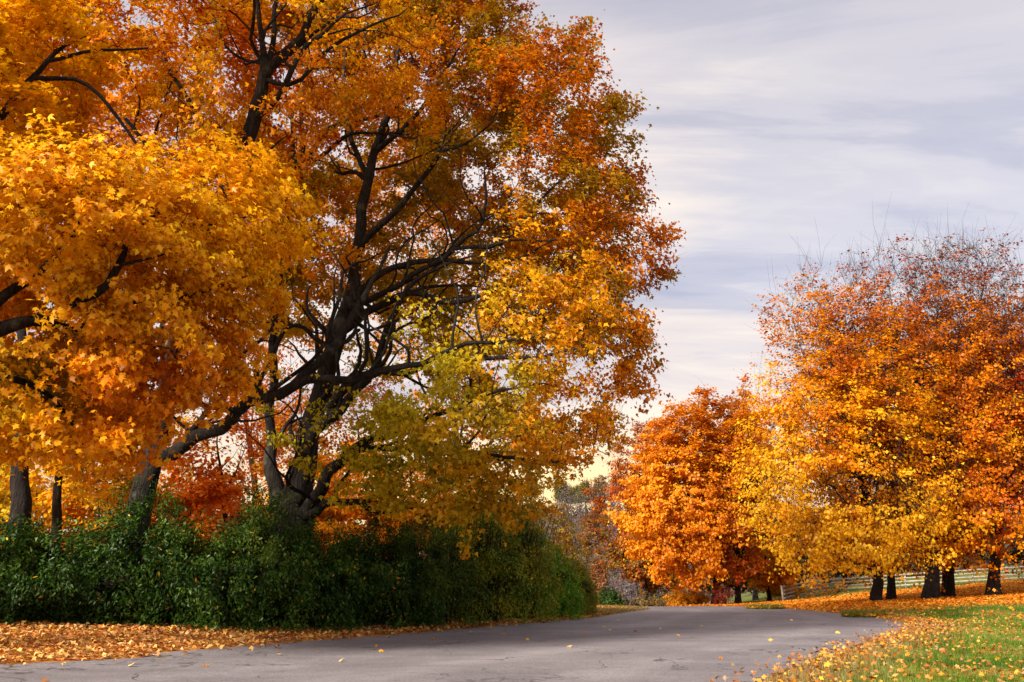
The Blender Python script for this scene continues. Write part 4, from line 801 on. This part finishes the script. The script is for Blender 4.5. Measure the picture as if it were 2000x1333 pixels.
scatter('fallen_leaves', 'orange and red leaves carpeting the ground beneath the right-hand maples', 190000, (4, 80, 28, 84), lambda X, Y, sd, rs: (sd > 0) & ~isleft(X, Y) & (rs.uniform(size=len(X)) < litter_amount(X, Y, sd) ** 1.5), .16, REDL, S_KITE, 302, .4, .03)
scatter('fallen_leaves', 'yellow and brown leaves strewn over the near lawn and road edge', 120000, (1, 34, 8.5, 36), lambda X, Y, sd, rs: (sd > -.6) & ~isleft(X, Y) & (rs.uniform(size=len(X)) < litter_amount(X, Y, sd) ** 1.3 * .7 * np.exp(np.minimum(sd - .1, 0) * 5)), .062, palette([(.42, .22, .07), (.62, .25, .02), (.46, .14, .02), (.28, .09, .02), (.38, .24, .11), (.66, .36, .03)], 1.2, 306, .3), S_MAPLE, 303, .5, .045)
def grass():
    rs = np.random.RandomState(310); n = 330000; Y = 9 + 36 * rs.uniform(0, 1, n) ** 1.3; X = Y * rs.uniform(.08, .68, n); nt = 26000; X[:nt] = rs.uniform(2, 10, nt); Y[:nt] = rs.uniform(38, 56, nt); sd = road_sd(X, Y)
    l = litter_amount(X, Y, sd); k = (sd > .02) & (rs.uniform(size=n) > l * .75) & (~isleft(X, Y) | (Y > 38)); X, Y, sd = X[k], Y[k], sd[k]
    P = np.c_[X, Y, terrain(X, Y) - .005]; al = np.array((0, 0, 1.)) + rs.normal(size=P.shape) * (.42, .42, .1); N = rs.normal(size=P.shape) * (1, 1, .2) + (0, -.3, .2)
    c = palette([(.035, .085, .006), (.060, .125, .010), (.10, .18, .015), (.20, .23, .035), (.30, .25, .08)], 2.5, 311, .14, lambda P: -.05)(P, rs)
    tn = np.clip(1.1 - sd / 1.3 + rs.normal(size=len(sd)) * .3, 0, .85)[:, None]; c = c * (1 - tn) + np.array((.36, .24, .11)) * rs.uniform(.6, 1.1, (len(sd), 1)) * tn
    o = leaf_mesh('grass', P, N, (.075 + .0014 * Y) * rs.uniform(.6, 1.3, len(P)), c, S_BLADE * (1.6, 1, 1), rs, M_GREEN, None, al); tag(o, 'short green lawn grass on the right', 'grass', kind='stuff')
grass()
def edge_tuft(px, row, w, d, seed, label):
    rs = np.random.RandomState(seed); x, y = gp(px, row); n = 2600; a = rs.uniform(0, 6.28, n); r = np.sqrt(rs.uniform(0, 1, n)); X = x + np.cos(a) * r * w; Y = y + np.sin(a) * r * d
    z0 = terrain(X, Y) + .01; root = empty('grass_tuft', (x, y, tz(x, y)), label, 'grass tuft', 'tufts at the far road edge'); o0 = np.array((x, y, tz(x, y)))
    P = np.c_[X, Y, z0]; al = np.array((0, 0, 1.)) + rs.normal(size=P.shape) * .6
    leaf_mesh('blades', P, rs.normal(size=P.shape), .28 * rs.uniform(.4, 1.2, n), palette([(.08, .12, .02), (.14, .20, .02), (.30, .24, .06)], 1, seed, .2)(P, rs), S_BLADE * (2, 1, 1), rs, M_GREEN, root, al, o0)
    m = 420; P = P[:m] + (0, 0, .10); leaf_mesh('leaves', P, np.array((0, 0, 1.)) + rs.normal(size=P.shape) * .5, np.full(m, .15), REDL(P, rs), S_LOBED, rs, M_LITTER, root, None, o0)
edge_tuft(1690, 1206, .85, .9, 320, 'grass tuft holding brown leaves in the asphalt by the right bulge of the road')
edge_tuft(1495, 1190, 1.0, 1.4, 321, 'thin grass tuft with leaves at the far right road edge')
def road_leaves():
    rs = np.random.RandomState(330)
    spots = [(255, 1303), (88, 1331), (545, 1280), (665, 1291), (735, 1264), (745, 1272), (920, 1240), (985, 1242), (1030, 1251), (1112, 1265), (1143, 1240), (1180, 1226), (1192, 1232), (1256, 1222), (1325, 1243), (1370, 1224), (1448, 1216), (1636, 1238), (1546, 1213), (1620, 1273), (1560, 1282), (845, 1252), (402, 1300), (1240, 1235), (1290, 1230), (1410, 1290), (1505, 1253), (620, 1275), (1085, 1228), (1208, 1212)]
    for i, (px, row) in enumerate(spots):
        x, y = gp(px, row); P = np.array([[x, y, tz(x, y) + .04]]); o0 = P[0].copy()
        c = np.array([[(.70, .45, .12), (.62, .22, .03), (.74, .38, .04)][i % 3]])
        o = leaf_mesh('fallen_leaf', P, np.array([[rs.normal() * .35, -.25 + rs.normal() * .3, 1.]]), np.array([rs.uniform(.09, .135)]), c, S_MAPLE, rs, M_LITTER, None, rs.normal(size=(1, 3)), o0)
        o.location = o0; tag(o, 'single dry tan or orange leaf lying on the grey asphalt', 'leaf', 'single leaves on the road')
road_leaves()
print('script done %.1fs' % (time.time() - T0))
